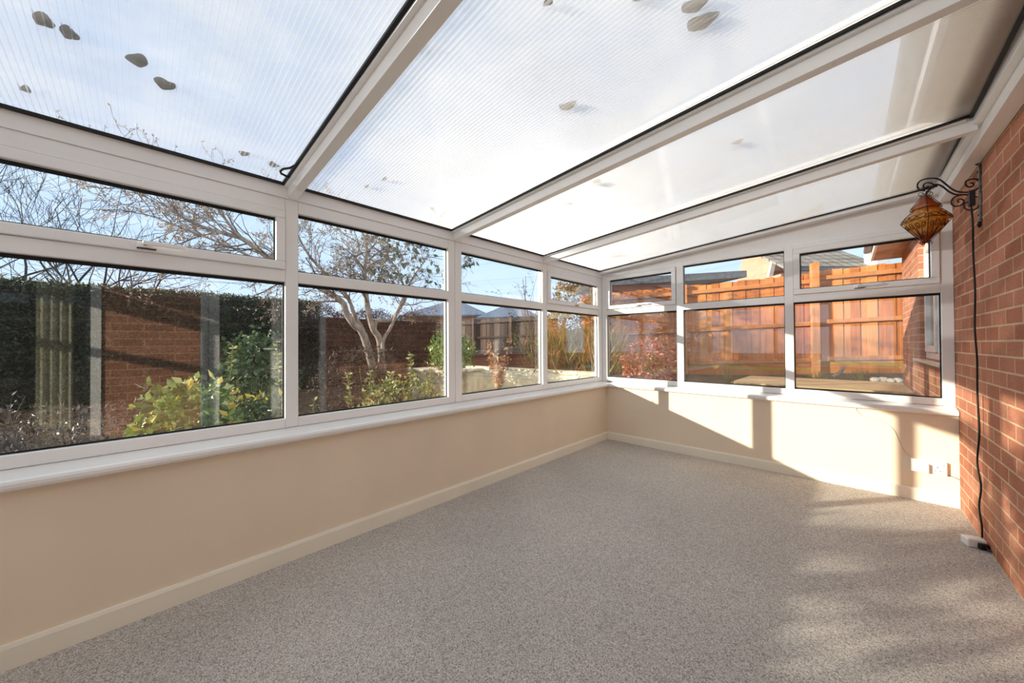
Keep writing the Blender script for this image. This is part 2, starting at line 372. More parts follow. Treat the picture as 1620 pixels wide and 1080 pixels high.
# floor, dwarf walls
b = MB(); b.box(-.2, YR - .1, -.12, 2.86, .12, 0); b.build('floor', M['carpet'], label='grey beige flecked loop pile carpet covering the conservatory floor', cat='floor', kind='structure')
b = MB(); b.box(-.26, YR, -.1, 0, .3, .635); b.build('wall_left', M['plaster'], label='long cream plastered dwarf wall under the left windows', cat='wall', kind='structure')
b = MB(); b.box(0.0005, 0, -.1, W0 - .001, .3, .635); b.build('wall_far', M['plaster'], label='cream plastered dwarf wall under the far windows, with sun patches', cat='wall', kind='structure')
b = MB(); b.box(.0005, YR - .26, -.1, 2.715, YR, .635); b.build('wall_rear', M['plaster'], label='cream plastered dwarf wall at the rear end', cat='wall', kind='structure')
sk = [(0, 0), (.016, 0), (.016, .074), (.011, .087), (0, .087)]
b = MB(); b.prism(sk, YR + .016, -.0005, lambda p, q, a: (p, a, q)); b.build('baseboard_left', M['skirting'], label='cream gloss skirting board along the long left wall', cat='skirting board', kind='structure')
b = MB(); b.prism(sk, .016, W0 - .002, lambda p, q, a: (a, -p, q)); b.build('baseboard_far', M['skirting'], label='cream gloss skirting board along the far wall', cat='skirting board', kind='structure')
b = MB(); b.prism(sk, 0, 2.7, lambda p, q, a: (a, YR + p, q)); b.build('baseboard_rear', M['skirting'], label='cream gloss skirting board along the rear wall', cat='skirting board', kind='structure')
# sills: bullnosed boards
def sill_poly(d0): return [(d0, .635), (.012, .635), (.012, .623), (.026, .620), (.034, .624), (.038, .634), (.037, .646), (.030, .655), (.016, .659), (d0, .672)]
b = MB(); b.prism(sill_poly(-.12), YR, .082, lambda p, q, a: (p, a, q)); b.build('trim_1', M['sill'], smooth=False, label='glossy white bullnosed window sill along the left windows', cat='window sill', kind='structure')
b = MB(); b.prism(sill_poly(-.1), .031, W0 - .004, lambda p, q, a: (a, -p, q)); b.build('trim_2', M['sill'], label='glossy white bullnosed window sill under the far windows', cat='window sill', kind='structure')
b = MB(); b.prism(sill_poly(-.1), .031, 2.70, lambda p, q, a: (a, YR + p, q)); b.build('trim_3', M['sill'], label='glossy white bullnosed window sill under the rear windows', cat='window sill', kind='structure')

# ------------------------------------------------------------------ windows
def make_window(name, label, T, s0, s1, bays, zut=ZUT, ztop=1.93, sashes=(), handles=True):
    """T(s, d, z): s along the wall, d outwards. bays = [(a, b)...] openings; sashes = bays whose top light opens"""
    w = empty(name, T((s0 + s1) / 2, 0, ZS), label=label, cat='window', kind='structure'); O = Vector(w.location)
    TT = lambda s, d, z: tuple(Vector(T(s, d, z)) - O)
    f = MB(); D = .06
    edges = [s0] + [e for ab in bays for e in ab] + [s1]
    for i in range(0, len(edges), 2): f.box(edges[i], 0, ZS, edges[i + 1], D, ztop, TT)
    for a, c in bays:
        f.box(a, 0, ZS, c, D, ZB, TT); f.box(a, 0, ZT, c, D, ZUB, TT); f.box(a, 0, zut, c, D, ztop, TT)
        for s in (a, c):   # glazing beads: a slim chamfer around each opening
            pass
    f.build('frame', M['upvc'], w, bevel=.004)
    def pane(a, c, z0, z1, par, d=.03):
        g = MB(); g.box(a - .004, d, z0 - .004, c + .004, d + .024, z1 + .004, TT); g.build('pane', M['glass'], par)
        k = MB(); t = .011
        for q in ((a, z0, c, z0 + t * .7), (a, z1 - t * 1.5, c, z1), (a, z0 + t * .7, a + t * .6, z1 - t * 1.5), (c - t * .6, z0 + t * .7, c, z1 - t * 1.5)):
            k.box(q[0], d - .004, q[1], q[2], d - .0005, q[3], TT)
        k.build('gasket', M['black'], par)
    for i, (a, c) in enumerate(bays):
        pane(a, c, ZB, ZT, w)
        if i not in sashes: pane(a, c, ZUB, zut, w); continue
        sw = .043; m = MB(); g = .0035
        A, Cc, z0, z1 = a + g, c - g, ZUB + g, zut - g
        m.box(A, -.014, z0, Cc, .05, z0 + sw, TT); m.box(A, -.014, z1 - sw, Cc, .05, z1, TT)
        m.box(A, -.014, z0 + sw, A + sw, .05, z1 - sw, TT); m.box(Cc - sw, -.014, z0 + sw, Cc, .05, z1 - sw, TT)
        sash = m.build('sash', M['upvc'], w, bevel=.004)
        pane(A + sw, Cc - sw, z0 + sw, z1 - sw, sash, .016)
        h = MB(); mid = (a + c) / 2; zz = z0 + sw * .55
        h.box(mid - .03, -.026, zz - .012, mid + .03, -.0135, zz + .012, TT)
        h.box(mid - .012, -.045, zz - .008, mid + .012, -.026, zz + .01, TT)
        h.box(mid - .012, -.052, zz - .002, mid + .125, -.040, zz + .016, TT)
        hh = h.build('handle', M['upvc'], sash, bevel=.003)
        k = MB(); k.tube([TT(mid - .004, -.0465, zz), TT(mid - .004, -.0445, zz)], .005, 8)
        k.box(mid - .03, -.0265, zz - .0155, mid + .03, -.0138, zz - .0122, TT); k.build('handle_dot_and_shade', M['hole_and_shade'], sash)  # dark dot, plus a dark strip modelled as shade under the handle
    return w
TL = lambda s, d, z: (XF - d, s, z)
TF = lambda s, d, z: (s, YF + d, z)
TR = lambda s, d, z: (s, YR - .08 - d, z)
make_window('window_1', 'white framed left window nearest the camera, wide panes with hedge and magnolia outside', TL, -4.42, -2.1465, [(-4.36, -3.295), (-3.2315, -2.209)], sashes=(0,))
make_window('window_2', 'white framed left window next to the far corner, with retaining wall outside', TL, -2.1435, .0775, [(-2.0804, -1.0662), (-.9931, .0038)], sashes=(1,))
make_window('window_3', 'white framed window of three bays above the far wall, orange fence outside', TF, XF + .0005, W0 - .002, [(-.039, .7748), (.8445, 1.6911), (1.7526, 2.5757)], zut=1.933, ztop=1.975, sashes=(0, 2))
make_window('window_4', 'white framed left window at the rear end', TL, YR - .08, -4.4225, [(YR, -4.48)])
make_window('window_5', 'white framed window above the rear wall', TR, XF, 2.715, [(-.039, .80), (.87, 1.74), (1.80, 2.65)], zut=1.933, ztop=1.975)
# corner cover post
b = MB(); b.box(XF - .07, .0785, ZS, XF - .0005, YF + .07, 1.975); b.build('trim_4', M['upvc'], label='white outer corner post where left and far windows meet', cat='corner post', kind='structure')

# ------------------------------------------------------------------ roof
ceil = empty('ceiling', (0, 0, 0), label='lean-to conservatory roof of ribbed translucent sheets between white rafters', cat='roof', kind='structure')
b = MB(); b.box(-.175, YR - .15, 1.9305, -.098, .15, 2.0); b.box(-.175, YR - .15, 1.93, -.1035, .15, 1.9305)
b.build('eaves_beam', M['upvc'], ceil, bevel=.003)
XE = 2.56
RY = [-5.5, -4.3825, -3.2625, -2.1425, -1.0275]
def slope_box(mb, x0, x1, y0, y1, za, zb_, T=None):
    """box that follows the roof slope, za/zb_ measured from the sheet underside"""
    P = []
    for z in (za, zb_):
        for y in (y0, y1):
            for x in (x0, x1): P.append((x, y, roofz(x) + z))
    mb.add(P, [(0, 2, 3, 1), (4, 5, 7, 6), (0, 1, 5, 4), (2, 6, 7, 3), (0, 4, 6, 2), (1, 3, 7, 5)])
for y in RY:
    r = MB(); slope_box(r, -.125, XE + .015, y - .0225, y + .0225, -.068, .03)
    slope_box(r, -.10, XE - .02, y - .041, y + .041, -.014, -.001)
    ro = r.build('rafter', M['upvc'], ceil, bevel=.002)
    s = MB()
    for x in (.03, .75, 1.45, 2.1):
        s.ball((x, y + random.uniform(-.006, .006), roofz(x) - .069), (.006, .006, .003), 8)
    s.build('screw_cap', M['upvc'], ro, smooth=True)
    c = MB(); slope_box(c, -.16, XE + .03, y - .03, y + .03, .03, .05); c.build('capping', M['upvc'], ro)
# end rafter against the far frame, with the gable filler under it
r = MB(); slope_box(r, -.125, XE + .05, .012, .15, -.032, -.001); r.build('end_rafter', M['upvc'], ceil, bevel=.002)
g = MB(); g.add([(XF - .005, YF + .012, 1.9755), (W0 - .002, YF + .012, 1.9755), (W0 - .002, YF + .012, roofz(W0) - .02), (XF - .005, YF + .012, roofz(XF) - .02),
                 (XF - .005, YF + .06, 1.9755), (W0 - .002, YF + .06, 1.9755), (W0 - .002, YF + .06, roofz(W0) - .02), (XF - .005, YF + .06, roofz(XF) - .02)],
                [(0, 1, 2, 3), (7, 6, 5, 4), (0, 4, 5, 1), (1, 5, 6, 2), (2, 6, 7, 3), (3, 7, 4, 0)])
g.build('gable_panel', M['upvc'], ceil)
g = MB(); y0 = YR - .14; g.add([(XF - .005, y0, 1.9755), (2.7, y0, 1.9755), (2.7, y0, roofz(2.7) - .02), (XF - .005, y0, roofz(XF) - .02),
                 (XF - .005, y0 + .05, 1.9755), (2.7, y0 + .05, 1.9755), (2.7, y0 + .05, roofz(2.7) - .02), (XF - .005, y0 + .05, roofz(XF) - .02)],
                [(0, 1, 2, 3), (7, 6, 5, 4), (0, 4, 5, 1), (1, 5, 6, 2), (2, 6, 7, 3), (3, 7, 4, 0)])
g.build('gable_panel', M['upvc'], ceil)
# wall plate along the brick wall
b = MB(); TB = lambda x, y, z: (x - BROT * y, y, z)
b.box(2.572, YR - .1, 2.105, W0 - .0015, .08, 2.168, TB); b.box(2.545, YR - .1, 2.168, W0 - .0015, .1, 2.228, TB); b.build('wall_plate', M['upvc'], ceil, bevel=.003)
# ribbed sheets: two skins and the webs between them
TH = .016
bays = [(RY[i] + .026, RY[i + 1] - .026) for i in range(4)] + [(RY[4] + .026, .11)]
for (ya, yb) in bays:
    p = MB(); X0, X1 = -.16, XE + .03
    for z in (.004, .004 + TH):
        p.add([(X0, ya, roofz(X0) + z), (X1, ya, roofz(X1) + z), (X1, yb, roofz(X1) + z), (X0, yb, roofz(X0) + z)], [(0, 1, 2, 3)], 0)
    n = int((yb - ya) / .0165); 
    for i in range(n + 1):
        y = ya + (yb - ya) * i / n; t = .0006
        p.add([(X0, y, roofz(X0) + .004), (X1, y, roofz(X1) + .004), (X1, y, roofz(X1) + .004 + TH), (X0, y, roofz(X0) + .004 + TH)], [(0, 1, 2, 3)], 1)
    p.build('roof_sheet', [M['polyskin'], M['polyrib']], ceil)
    k = MB(); t0, t1 = -.006, .0035
    for q in ((-.0975, -.078, ya + .002, min(yb - .002, .011)), (XE - .012, XE + .002, ya + .002, min(yb - .002, .011))): slope_box(k, q[0], q[1], q[2], q[3], t0, t1)
    fl = .015
    slope_box(k, -.078, XE - .012, ya + fl, ya + fl + .008, t0, t1)
    ye = yb - fl if yb < 0 else .012
    slope_box(k, -.078, XE - .012, ye - .013, ye, t0, t1)
    k.build('gasket', M['black'], ceil)
# the loop of black seal that has come away near the second rafter
k = MB(); yy = RY[2] - .045
pts = [(.20, yy, 0), (.16, yy - .004, -.004), (.12, yy - .02, -.01), (.09, yy - .045, -.012), (.07, yy - .052, -.016), (.055, yy - .045, -.02), (.045, yy - .03, -.018), (.03, yy - .015, -.014), (0, yy, -.006)]
k.tube([(x, y, roofz(x) + z) for x, y, z in pts], .0055, 6); k.build('loose_gasket', M['black'], ceil, smooth=True, label='loop of black seal hanging loose beside the rafter')

# ------------------------------------------------------------------ brick house wall with openings
wr = MB()
def wbox(y0, y1, z0, z1): wr.box(0, y0, z0, .25, y1, z1)
HT = 2.27
DOOR = (-3.40, -2.13, 2.04); WIN2 = (-5.2, -4.10, .0, 2.04); WIN3 = (.40, 1.78, .955, 2.15)
wbox(DOOR[1], WIN3[0], -.15, HT); wbox(WIN3[0], WIN3[1], -.15, WIN3[2]); wbox(WIN3[0], WIN3[1], WIN3[3], HT); wbox(WIN3[1], 3.25, -.15, HT)
wbox(DOOR[0], DOOR[1], DOOR[2], HT); wbox(WIN2[1], DOOR[0], -.15, HT); wbox(WIN2[0], WIN2[1], WIN2[3], HT); wbox(-6.4, WIN2[0], -.15, HT)
wall = wr.build('wall_right', M['brick'], label='red brick house wall with pale mortar on the right', cat='wall', kind='structure')
wall.location = (W0, 0, 0); wall.rotation_euler = (0, 0, BROT)
def WP(o): o.parent = None; o.location = (W0, 0, 0); o.rotation_euler = (0, 0, BROT)
# lounge behind the openings
b = MB(); b.box(3.9, -6.4, -.1, 4.0, -1.0, 2.28); b.box(2.91, -6.5, -.1, 4.0, -6.4, 2.28); b.box(2.91, -1.0, -.1, 4.0, -.9, 2.28); b.box(2.91, -6.5, 2.28, 4.0, -.9, 2.36); b.box(2.88, -6.5, -.2, 4.0, -.9, -.1)
b.build('wall_lounge', M['loungewall'], label='dim lounge walls behind the glazed door', cat='wall', kind='structure')
# house eaves
er = empty('house_roof', (W0, 0, HT), BROT, label='timber soffit and white fascia of the house eaves above the brick wall', cat='house eaves', kind='structure')
b = MB(); b.box(-.27, -6.4, .002, .25, 3.25, .02); b.build('soffit', M['soffit'], er)
b = MB(); b.box(-.295, -6.4, -.01, -.272, 3.27, .16); b.box(-.27, 3.252, -.01, .25, 3.27, .16); b.build('fascia', M['fascia'], er)
b = MB(); b.box(-.37, -6.4, .07, -.296, 3.1, .14); b.build('gutter', M['gutter'], er, bevel=.02)
b = MB(); b.add([(-.30, -6.4, .161), (-.30, 3.3, .161), (3.4, 3.3, 1.9), (3.4, -6.4, 1.9), (-.30, -6.4, .19), (-.30, 3.3, .19), (3.4, 3.3, 1.93), (3.4, -6.4, 1.93)], [(0, 1, 2, 3), (7, 6, 5, 4), (0, 4, 5, 1), (1, 5, 6, 2), (2, 6, 7, 3), (3, 7, 4, 0)]); b.build('tiles', M['tiles'], er)

# glazed door to the lounge
d = empty('door_1', (W0 + .04, -2.75, 0), BROT, label='white framed glazed door in the brick wall, seen reflected in the panes', cat='door', kind='structure')
b = MB()
def dbox(mb, y0, y1, z0, z1, x0=0, x1=.07): mb.box(x0, y0 + 2.75 , z0, x1, y1 + 2.75, z1)
dbox(b, -3.398, -3.335, 0, 2.038); dbox(b, -2.20, -2.132, 0, 2.038); dbox(b, -2.62, -2.56, 0, 1.975); dbox(b, -3.335, -2.20, 1.975, 2.038); b.build('frame', M['upvc'], d)
b = MB(); dbox(b, -3.33, -3.24, .02, 1.97, -.02, .05); dbox(b, -2.745, -2.625, .02, 1.97, -.02, .05); dbox(b, -3.24, -2.745, .02, .16, -.02, .05); dbox(b, -3.24, -2.745, 1.87, 1.97, -.02, .05); lf = b.build('door_leaf', M['upvc'], d)
b = MB(); b.box(-.03, .03, 1.0, -.02, .06, 1.2); b.box(-.075, .035, 1.08, -.03, .055, 1.10); b.box(-.085, -.09, 1.08, -.065, .055, 1.10); b.build('door_handle', M['upvc'], lf)
b = MB(); dbox(b, -3.238, -2.747, .162, 1.868, .01, .034); dbox(b, -2.558, -2.202, .05, 1.973, .02, .044); b.build('pane', M['glass'], d)
w = empty('window_6', (W0 + .05, -4.65, 0), BROT, label='white framed glazed opening to the lounge with curtains', cat='window', kind='structure')
b = MB()
for y0, y1, z0, z1 in ((-5.19, -5.12, 0, 2.03), (-4.17, -4.105, 0, 2.03), (-5.12, -4.17, 1.96, 2.03), (-5.12, -4.17, 0, .08)): b.box(0, y0 + 4.65, z0, .07, y1 + 4.65, z1)
b.build('frame', M['upvc'], w)
b = MB(); b.box(.02, -.47, .08, .044, .48, 1.96); b.build('pane', M['glass'], w)
def curtain(y0, y1, label, n=5):
    c = MB(); m = 40
    P = []
    for k in range(m + 1):
        t = k / m; P.append((3.03 + .03 * math.sin(t * n * 2 * PI), y0 + (y1 - y0) * t))
    V = [(x, y, .03) for x, y in P] + [(x, y, 2.1) for x, y in P]
    V += [(x + .006, y, .03) for x, y in P] + [(x + .006, y, 2.1) for x, y in P]; q = m + 1
    F = [(i, i + 1, q + i + 1, q + i) for i in range(m)] + [(2 * q + i + 1, 2 * q + i, 3 * q + i, 3 * q + i + 1) for i in range(m)]
    c.add(V, F); o = c.build('curtain', M['curtain'], smooth=True, label=label, cat='curtain'); return o
curtain(-5.0, -4.72, 'pleated cream curtain in the lounge window, the one farther from the door, seen reflected')
curtain(-4.52, -4.30, 'pleated cream curtain in the lounge window, the one nearer the door, seen reflected', 4)
# kitchen window beyond the far wall
w = empty('window_7', (W0 + .03, 1.09, 0), BROT, label='white framed casement window in the brick wall beyond the far windows', cat='window', kind='structure')
b = MB()
for y0, y1, z0, z1 in ((.402, .46, .957, 2.148), (1.72, 1.778, .957, 2.148), (.46, 1.72, 2.09, 2.148), (.46, 1.72, .957, 1.02), (1.06, 1.12, 1.02, 2.09)): b.box(0, y0 - 1.09, z0, .07, y1 - 1.09, z1)
fr = b.build('frame', M['upvc'], w, bevel=.004)
b = MB()
for y0, y1, z0, z1 in ((1.125, 1.19, 1.025, 2.085), (1.65, 1.715, 1.025, 2.085), (1.19, 1.65, 1.025, 1.085), (1.19, 1.65, 2.02, 2.085)): b.box(-.015, y0 - 1.09, z0, .05, y1 - 1.09, z1)
sa = b.build('sash', M['upvc'], w, bevel=.004)
b = MB(); b.box(.03, .47 - 1.09, 1.02, .05, 1.06 - 1.09, 2.09); b.box(.02, 1.19 - 1.09, 1.085, .04, 1.65 - 1.09, 2.02); b.build('pane', M['glass'], w)
b = MB(); b.box(-.09, .35 - 1.09, .925, .0, 1.84 - 1.09, .954); b.build('sill', M['sill'], w, bevel=.006)
b = MB(); b.box(.2, -.68, .96, .21, .69, 2.14); b.build('dark_backing', simple('dark_interior', (44, 46, 52), .8), w)  # flat dark sheet standing in for the unlit room behind the panes

# ------------------------------------------------------------------ wall lantern
LY = -.63
la = empty('wall_lantern', (2.646, LY, 1.76), label='black wrought iron wall light with amber glass lantern on the brick wall', cat='wall light')
def LV(x, z, y=0): return (x - 2.646, y, z - 1.76)
def curve(pts, n=6):
    """Catmull-Rom through 2-D or 3-D points"""
    P = [Vector(p) for p in pts]; P = [P[0] * 2 - P[1]] + P + [P[-1] * 2 - P[-2]]; out = []
    for i in range(1, len(P) - 2):
        for k in range(n):
            t = k / n; a, b_, c, d_ = P[i - 1], P[i], P[i + 1], P[i + 2]
            out.append(.5 * ((2 * b_) + (c - a) * t + (2 * a - 5 * b_ + 4 * c - d_) * t * t + (3 * b_ - a - 3 * c + d_) * t ** 3))
    out.append(P[-2]); return out
scrA = [(2.445, 2.014), (2.424, 2.026), (2.415, 2.048), (2.419, 2.071), (2.438, 2.083), (2.474, 2.079), (2.499, 2.064), (2.519, 2.035), (2.543, 1.997), (2.567, 1.972), (2.6, 1.959), (2.624, 1.962), (2.64, 1.974), (2.644, 1.991), (2.638, 2.015), (2.62, 2.027), (2.599, 2.025), (2.593, 2.008), (2.601, 1.99), (2.615, 1.986), (2.622, 1.995), (2.617, 2.006), (2.609, 2.007)]
scrA2 = [(2.479, 2.029), (2.475, 2.044), (2.464, 2.055), (2.449, 2.059), (2.439, 2.051), (2.44, 2.034), (2.45, 2.031), (2.457, 2.039)]
scrB = [(2.479, 2.039), (2.494, 2.036), (2.514, 2.014), (2.536, 1.98), (2.562, 1.956), (2.591, 1.948), (2.619, 1.931), (2.633, 1.922)]
scrB2 = [(2.591, 1.948), (2.562, 1.949), (2.545, 1.935), (2.542, 1.912), (2.554, 1.893), (2.574, 1.892), (2.586, 1.904), (2.584, 1.921), (2.572, 1.929), (2.564, 1.921), (2.569, 1.91)]
scrB3 = [(2.642, 1.884), (2.632, 1.861), (2.611, 1.855), (2.592, 1.868), (2.586, 1.889), (2.593, 1.902), (2.609, 1.899), (2.617, 1.886), (2.611, 1.876), (2.604, 1.882)]
for sc_, r in ((scrA, .0042), (scrA2, .0036), (scrB, .0042), (scrB2, .0036), (scrB3, .0036)):
    t = MB(); t.tube(curve([LV(x, z) for x, z in sc_]), r, 8); t.build('scroll', M['iron'], la, smooth=True)
t = MB(); t.box(-.008, -.017, .02, .0, .017, .345); t.build('backplate', M['plateiron'], la, bevel=.002)
for z, r in ((.35, .013), (.01, (.008, .008, .02)), (.06, .005), (.3, .005)):
    t = MB(); t.ball((-.008, 0, z), r, 10); t.build('rivet', M['iron'], la, smooth=True)
t = MB(); t.box(-.045, -.012, .118, -.02, .012, .205); t.build('junction_box', M['iron'], la, bevel=.004)
# twisted cord joining the hook, then the cord down the bricks to the floor
t = MB(); t.tube(curve([LV(2.492, 2.028), LV(2.475, 2.03, .004), LV(2.462, 2.018, -.003), LV(2.452, 2.003)]), .006, 8); t.build('hook_wrap', M['iron'], la, smooth=True)
cord = [(2.612, 1.885), (2.617, 1.78), (2.616, 1.6), (2.622, 1.4), (2.618, 1.2), (2.626, 1.02), (2.622, .84), (2.628, .62), (2.622, .45), (2.632, .32), (2.628, .2), (2.634, .10), (2.638, .03)]
t = MB(); cy = [0, .004, -.002, .01, .006, .02, .0, .012, .03, .02, .045, .03, .05, .075]
t.tube(curve([LV(x, z, cy[i]) for i, (x, z) in enumerate(cord)]), .0042, 8); t.build('cord', M['black'], la, smooth=True, label='black cord running down the bricks to the floor')
# lantern: four blown amber faces in a wire cage
LX, LZT = 2.446, 1.990
prof = [(0, .006), (.012, .012), (.03, .024), (.05, .036), (.072, .050), (.080, .053), (.088, .048), (.098, .052), (.118, .068), (.14, .083), (.152, .087), (.163, .082), (.19, .066), (.22, .047), (.25, .027), (.275, .010), (.284, .004)]
def sq(r, a, k=.32):   # rounded square section, corners at a = 0, 90 ..
    c, s_ = math.cos(a), math.sin(a); q = (abs(c) ** 1.35 + abs(s_) ** 1.35) ** (-1 / 1.35); return (r * 1.12 * q * c, r * 1.12 * q * s_)
t = MB(); n = 24; V = []; Fc = []
for i, (dz, r) in enumerate(prof):
    for k in range(n):
        x, y = sq(r, 2 * PI * k / n + .0); wob = 1 + .07 * math.sin(k * 2 * PI / n * 12 + i * 2.1)
        V.append(LV(LX + x * wob, LZT - dz, y * wob))
for i in range(len(prof) - 1):
    for k in range(n): Fc.append((i * n + k, i * n + (k + 1) % n, (i + 1) * n + (k + 1) % n, (i + 1) * n + k))
t.add(V, Fc); sh = t.build('lamp_shade', M['amber'], la, smooth=True, label='amber glass lantern in a wire cage')
cg = MB()
def rad(dz):
    for (a, ra), (b_, rb) in zip(prof, prof[1:]):
        if a <= dz <= b_: return ra + (rb - ra) * (dz - a) / (b_ - a)
    return prof[-1][1]
for k in range(4):
    cg.tube([LV(LX + sq(rad(dz) + .004, k * PI / 2)[0], LZT - dz, sq(rad(dz) + .004, k * PI / 2)[1]) for dz, _ in prof], .0018, 5)
for dz in (.084, .152):
    cg.tube([LV(LX + sq(rad(dz) + .005, a * PI / 16)[0], LZT - dz, sq(rad(dz) + .005, a * PI / 16)[1]) for a in range(33)], .0018, 5)
def face(k, u, dz):  # point on face k (u -1..1)
    a = k * PI / 2 + PI / 4 + u * PI / 4; x, y = sq(rad(dz) + .005, a); return LV(LX + x, LZT - dz, y)
for k in range(4):
    for u0 in (-.62, 0, .62):   # row of rings
        cg.tube([face(k, u0 + .27 * math.cos(a * PI / 8), .135 + .013 * math.sin(a * PI / 8)) for a in range(17)], .0016, 5)
    for sgn in (-1, 1):         # scrolls
        for u0, sc2 in ((.30, 1), (.74, .8)):
            P = []
            for j in range(22):
                a = j / 21 * 2.2 * PI; rr = (1 - j / 26)
                P.append(face(k, sgn * (u0 - .2 * rr * math.cos(a) * sc2), min(.272, .190 - .024 * rr * math.sin(a) * sc2)))
            P = [face(k, sgn * .12, .262), face(k, sgn * (u0 - .25), .225)] + P
            cg.tube(P, .0016, 5)
    for z0, rr, dirn in ((1.992, .016, 1), (1.708, .013, -1)):   # curls at the top and bottom points
        a0 = k * PI / 2 + .5
        cg.tube([LV(LX + math.cos(a0) * (.008 + rr * (1 - math.cos(j / 10 * 1.6 * PI)) * (1 - j / 28)), z0 + dirn * rr * math.sin(j / 10 * 1.6 * PI) * (1 - j / 28), math.sin(a0) * (.008 + rr * (1 - math.cos(j / 10 * 1.6 * PI)))) for j in range(12)], .0016, 5)
cg.tube([LV(2.450, 2.01), LV(LX, 1.985)], .004, 6)
cg.build('cage', M['iron'], sh, smooth=True)

# floor extension socket by the brick wall
e = empty('extension_socket', (2.604, -.655, 0), .35, label='small white socket block on the carpet against the brick wall', cat='socket')
b = MB(); b.box(-.045, -.03, 0, .03, .03, .045); b.build('body', M['plastic'], e, bevel=.006)
b = MB(); b.box(-.012, -.052, .004, .026, -.0305, .034); b.build('plug', M['black'], e, bevel=.006)
b = MB(); b.tube(curve([(.01, -.052, .02), (.015, -.075, .012), (.03, -.08, .01), (.034, -.06, .012), (.030, -.02, .02)]), .004, 8); b.build('plug_flex', M['black'], e, smooth=True)

# double socket on the far wall
e = empty('wall_socket', (2.497, 0, .25), label='white double plug socket on the far wall beside the brick corner', cat='socket')
b = MB(); b.box(-.083, -.026, -.045, .083, -.0005, .045); fp = b.build('faceplate', M['plastic'], e, bevel=.004)
for dx, dz, w_, h_ in ((0, .012, .004, .009), (-.012, -.012, .008, .004), (.012, -.012, .008, .004)):
    b = MB(); b.box(.04 + dx - w_ / 2, -.0268, dz - h_ / 2 - .006, .04 + dx + w_ / 2, -.0262, dz + h_ / 2 - .006); b.build('socket_hole', M['hole_and_shade'], fp)
for sx in (-.06, .06):
    b = MB(); b.box(sx - .008, -.0305, .014, sx + .008, -.0262, .034); b.build('switch', M['plastic'], e, bevel=.002)
b = MB(); b.box(-.035, -.052, -.032, .035, -.0265, .03); o = b.build('plug_adapter', M['plastic'], bevel=.006, label='square white plug-in adapter in the left half of the double socket', cat='plug'); o.location = (2.462, -.001, .243)
t = MB(); t.tube(curve([(2.136, -.006, .618), (2.137, -.004, .60), (2.165, -.004, .562), (2.20, -.004, .545), (2.25, -.004, .535), (2.30, -.004, .515), (2.335, -.004, .475), (2.36, -.004, .40), (2.385, -.004, .335), (2.412, -.006, .302)]), .0016, 6)
t.build('thin_cable', M['flex'], smooth=True, label='thin pale cable running from the sill down to the double socket', cat='cable')
t = MB(); t.tube(curve([(2.582, -.01, .212), (2.60, -.004, .206), (2.62, -.004, .198), (2.634, -.005, .19)]), .0016, 6)
t.build('thin_cable', M['iron'], smooth=True, label='short dark cable from the double socket to the brick corner', cat='cable')

# ------------------------------------------------------------------ dead leaves lying on the roof
def dead_leaf(x, y, sx, sy, label, rz=0):
    z = roofz(x) + .004 + TH + .002; m = MB(); n = 18; V = []; F = []; ph = random.random() * 6
    for k in range(n):
        a = 2 * PI * k / n; j = 1 + .12 * math.sin(2 * a + ph) + .06 * math.sin(5 * a + ph)
        V.append((math.cos(a) * sx * j, math.sin(a) * sy * j, .004 + .005 * (1 + math.sin(2 * a + ph))))
    V.append((0, 0, .001)); V.append((0, 0, .018))
    F = [(k, (k + 1) % n, n) for k in range(n)] + [((k + 1) % n, k, n + 1) for k in range(n)]
    m.add(V, F); o = m.build('dead_leaf', M['deadleaf'], label=label, cat='leaf', group='dead leaves lying on the roof sheets')
    o.location = (x, y, z); o.rotation_euler = (0, -math.atan(SLOPE), rz)
for a in [
 (.444, -4.042, .030, .022, 'dark dead leaf on the nearest roof sheet, left one of the touching pair', .3),
 (.433, -3.995, .030, .020, 'dark dead leaf on the nearest roof sheet, right one of the touching pair', .2),
 (.433, -3.856, .034, .026, 'oval dead leaf on the nearest roof sheet, alone between pair and larger leaf', .1),
 (.360, -3.784, .036, .026, 'rounded dead leaf on the nearest roof sheet, middle of the sheet', .2),
 (.017, -4.133, .022, .014, 'small dead leaf near the eaves at the far left of the nearest sheet', .2),
 (.044, -3.50, .026, .018, 'small dead leaf by the eaves of the nearest sheet, left of the loose seal', .4),
 (.022, -3.375, .026, .024, 'tan dead leaf by the eaves right beside the loose seal loop', .1),
 (1.794, -2.642, .036, .030, 'round dark leaf high on the second sheet, upper of the big pair', .5),
 (1.793, -2.562, .044, .034, 'largest dark leaf high on the second sheet, lower of the big pair', .2),
 (1.268, -2.581, .034, .028, 'round dead leaf alone in the middle of the second sheet', .4),
 (1.483, -2.988, .018, .012, 'tiny dead leaf near the top edge of the picture on the second sheet', .4),
 (1.695, -2.800, .032, .022, 'dead leaf cut by the top edge of the picture', .1),
 (1.097, -3.205, .024, .026, 'grey dead leaf tight against the right side of the first rafter', .7),
 (.097, -2.932, .018, .010, 'thin dead leaf near the eaves of the second sheet, left of two', .2),
 (.234, -2.891, .022, .010, 'thin dead leaf near the eaves of the second sheet, right of two', .2),
 (1.003, -1.90, .03, .022, 'dead leaf on the third sheet just past the middle rafter', .2),
 (1.705, -1.678, .026, .020, 'dead leaf alone towards the brick side of the third sheet', .3),
 (.70, -1.86, .022, .018, 'dead leaf lower on the third sheet, towards the eaves', .3),
]: dead_leaf(*a)

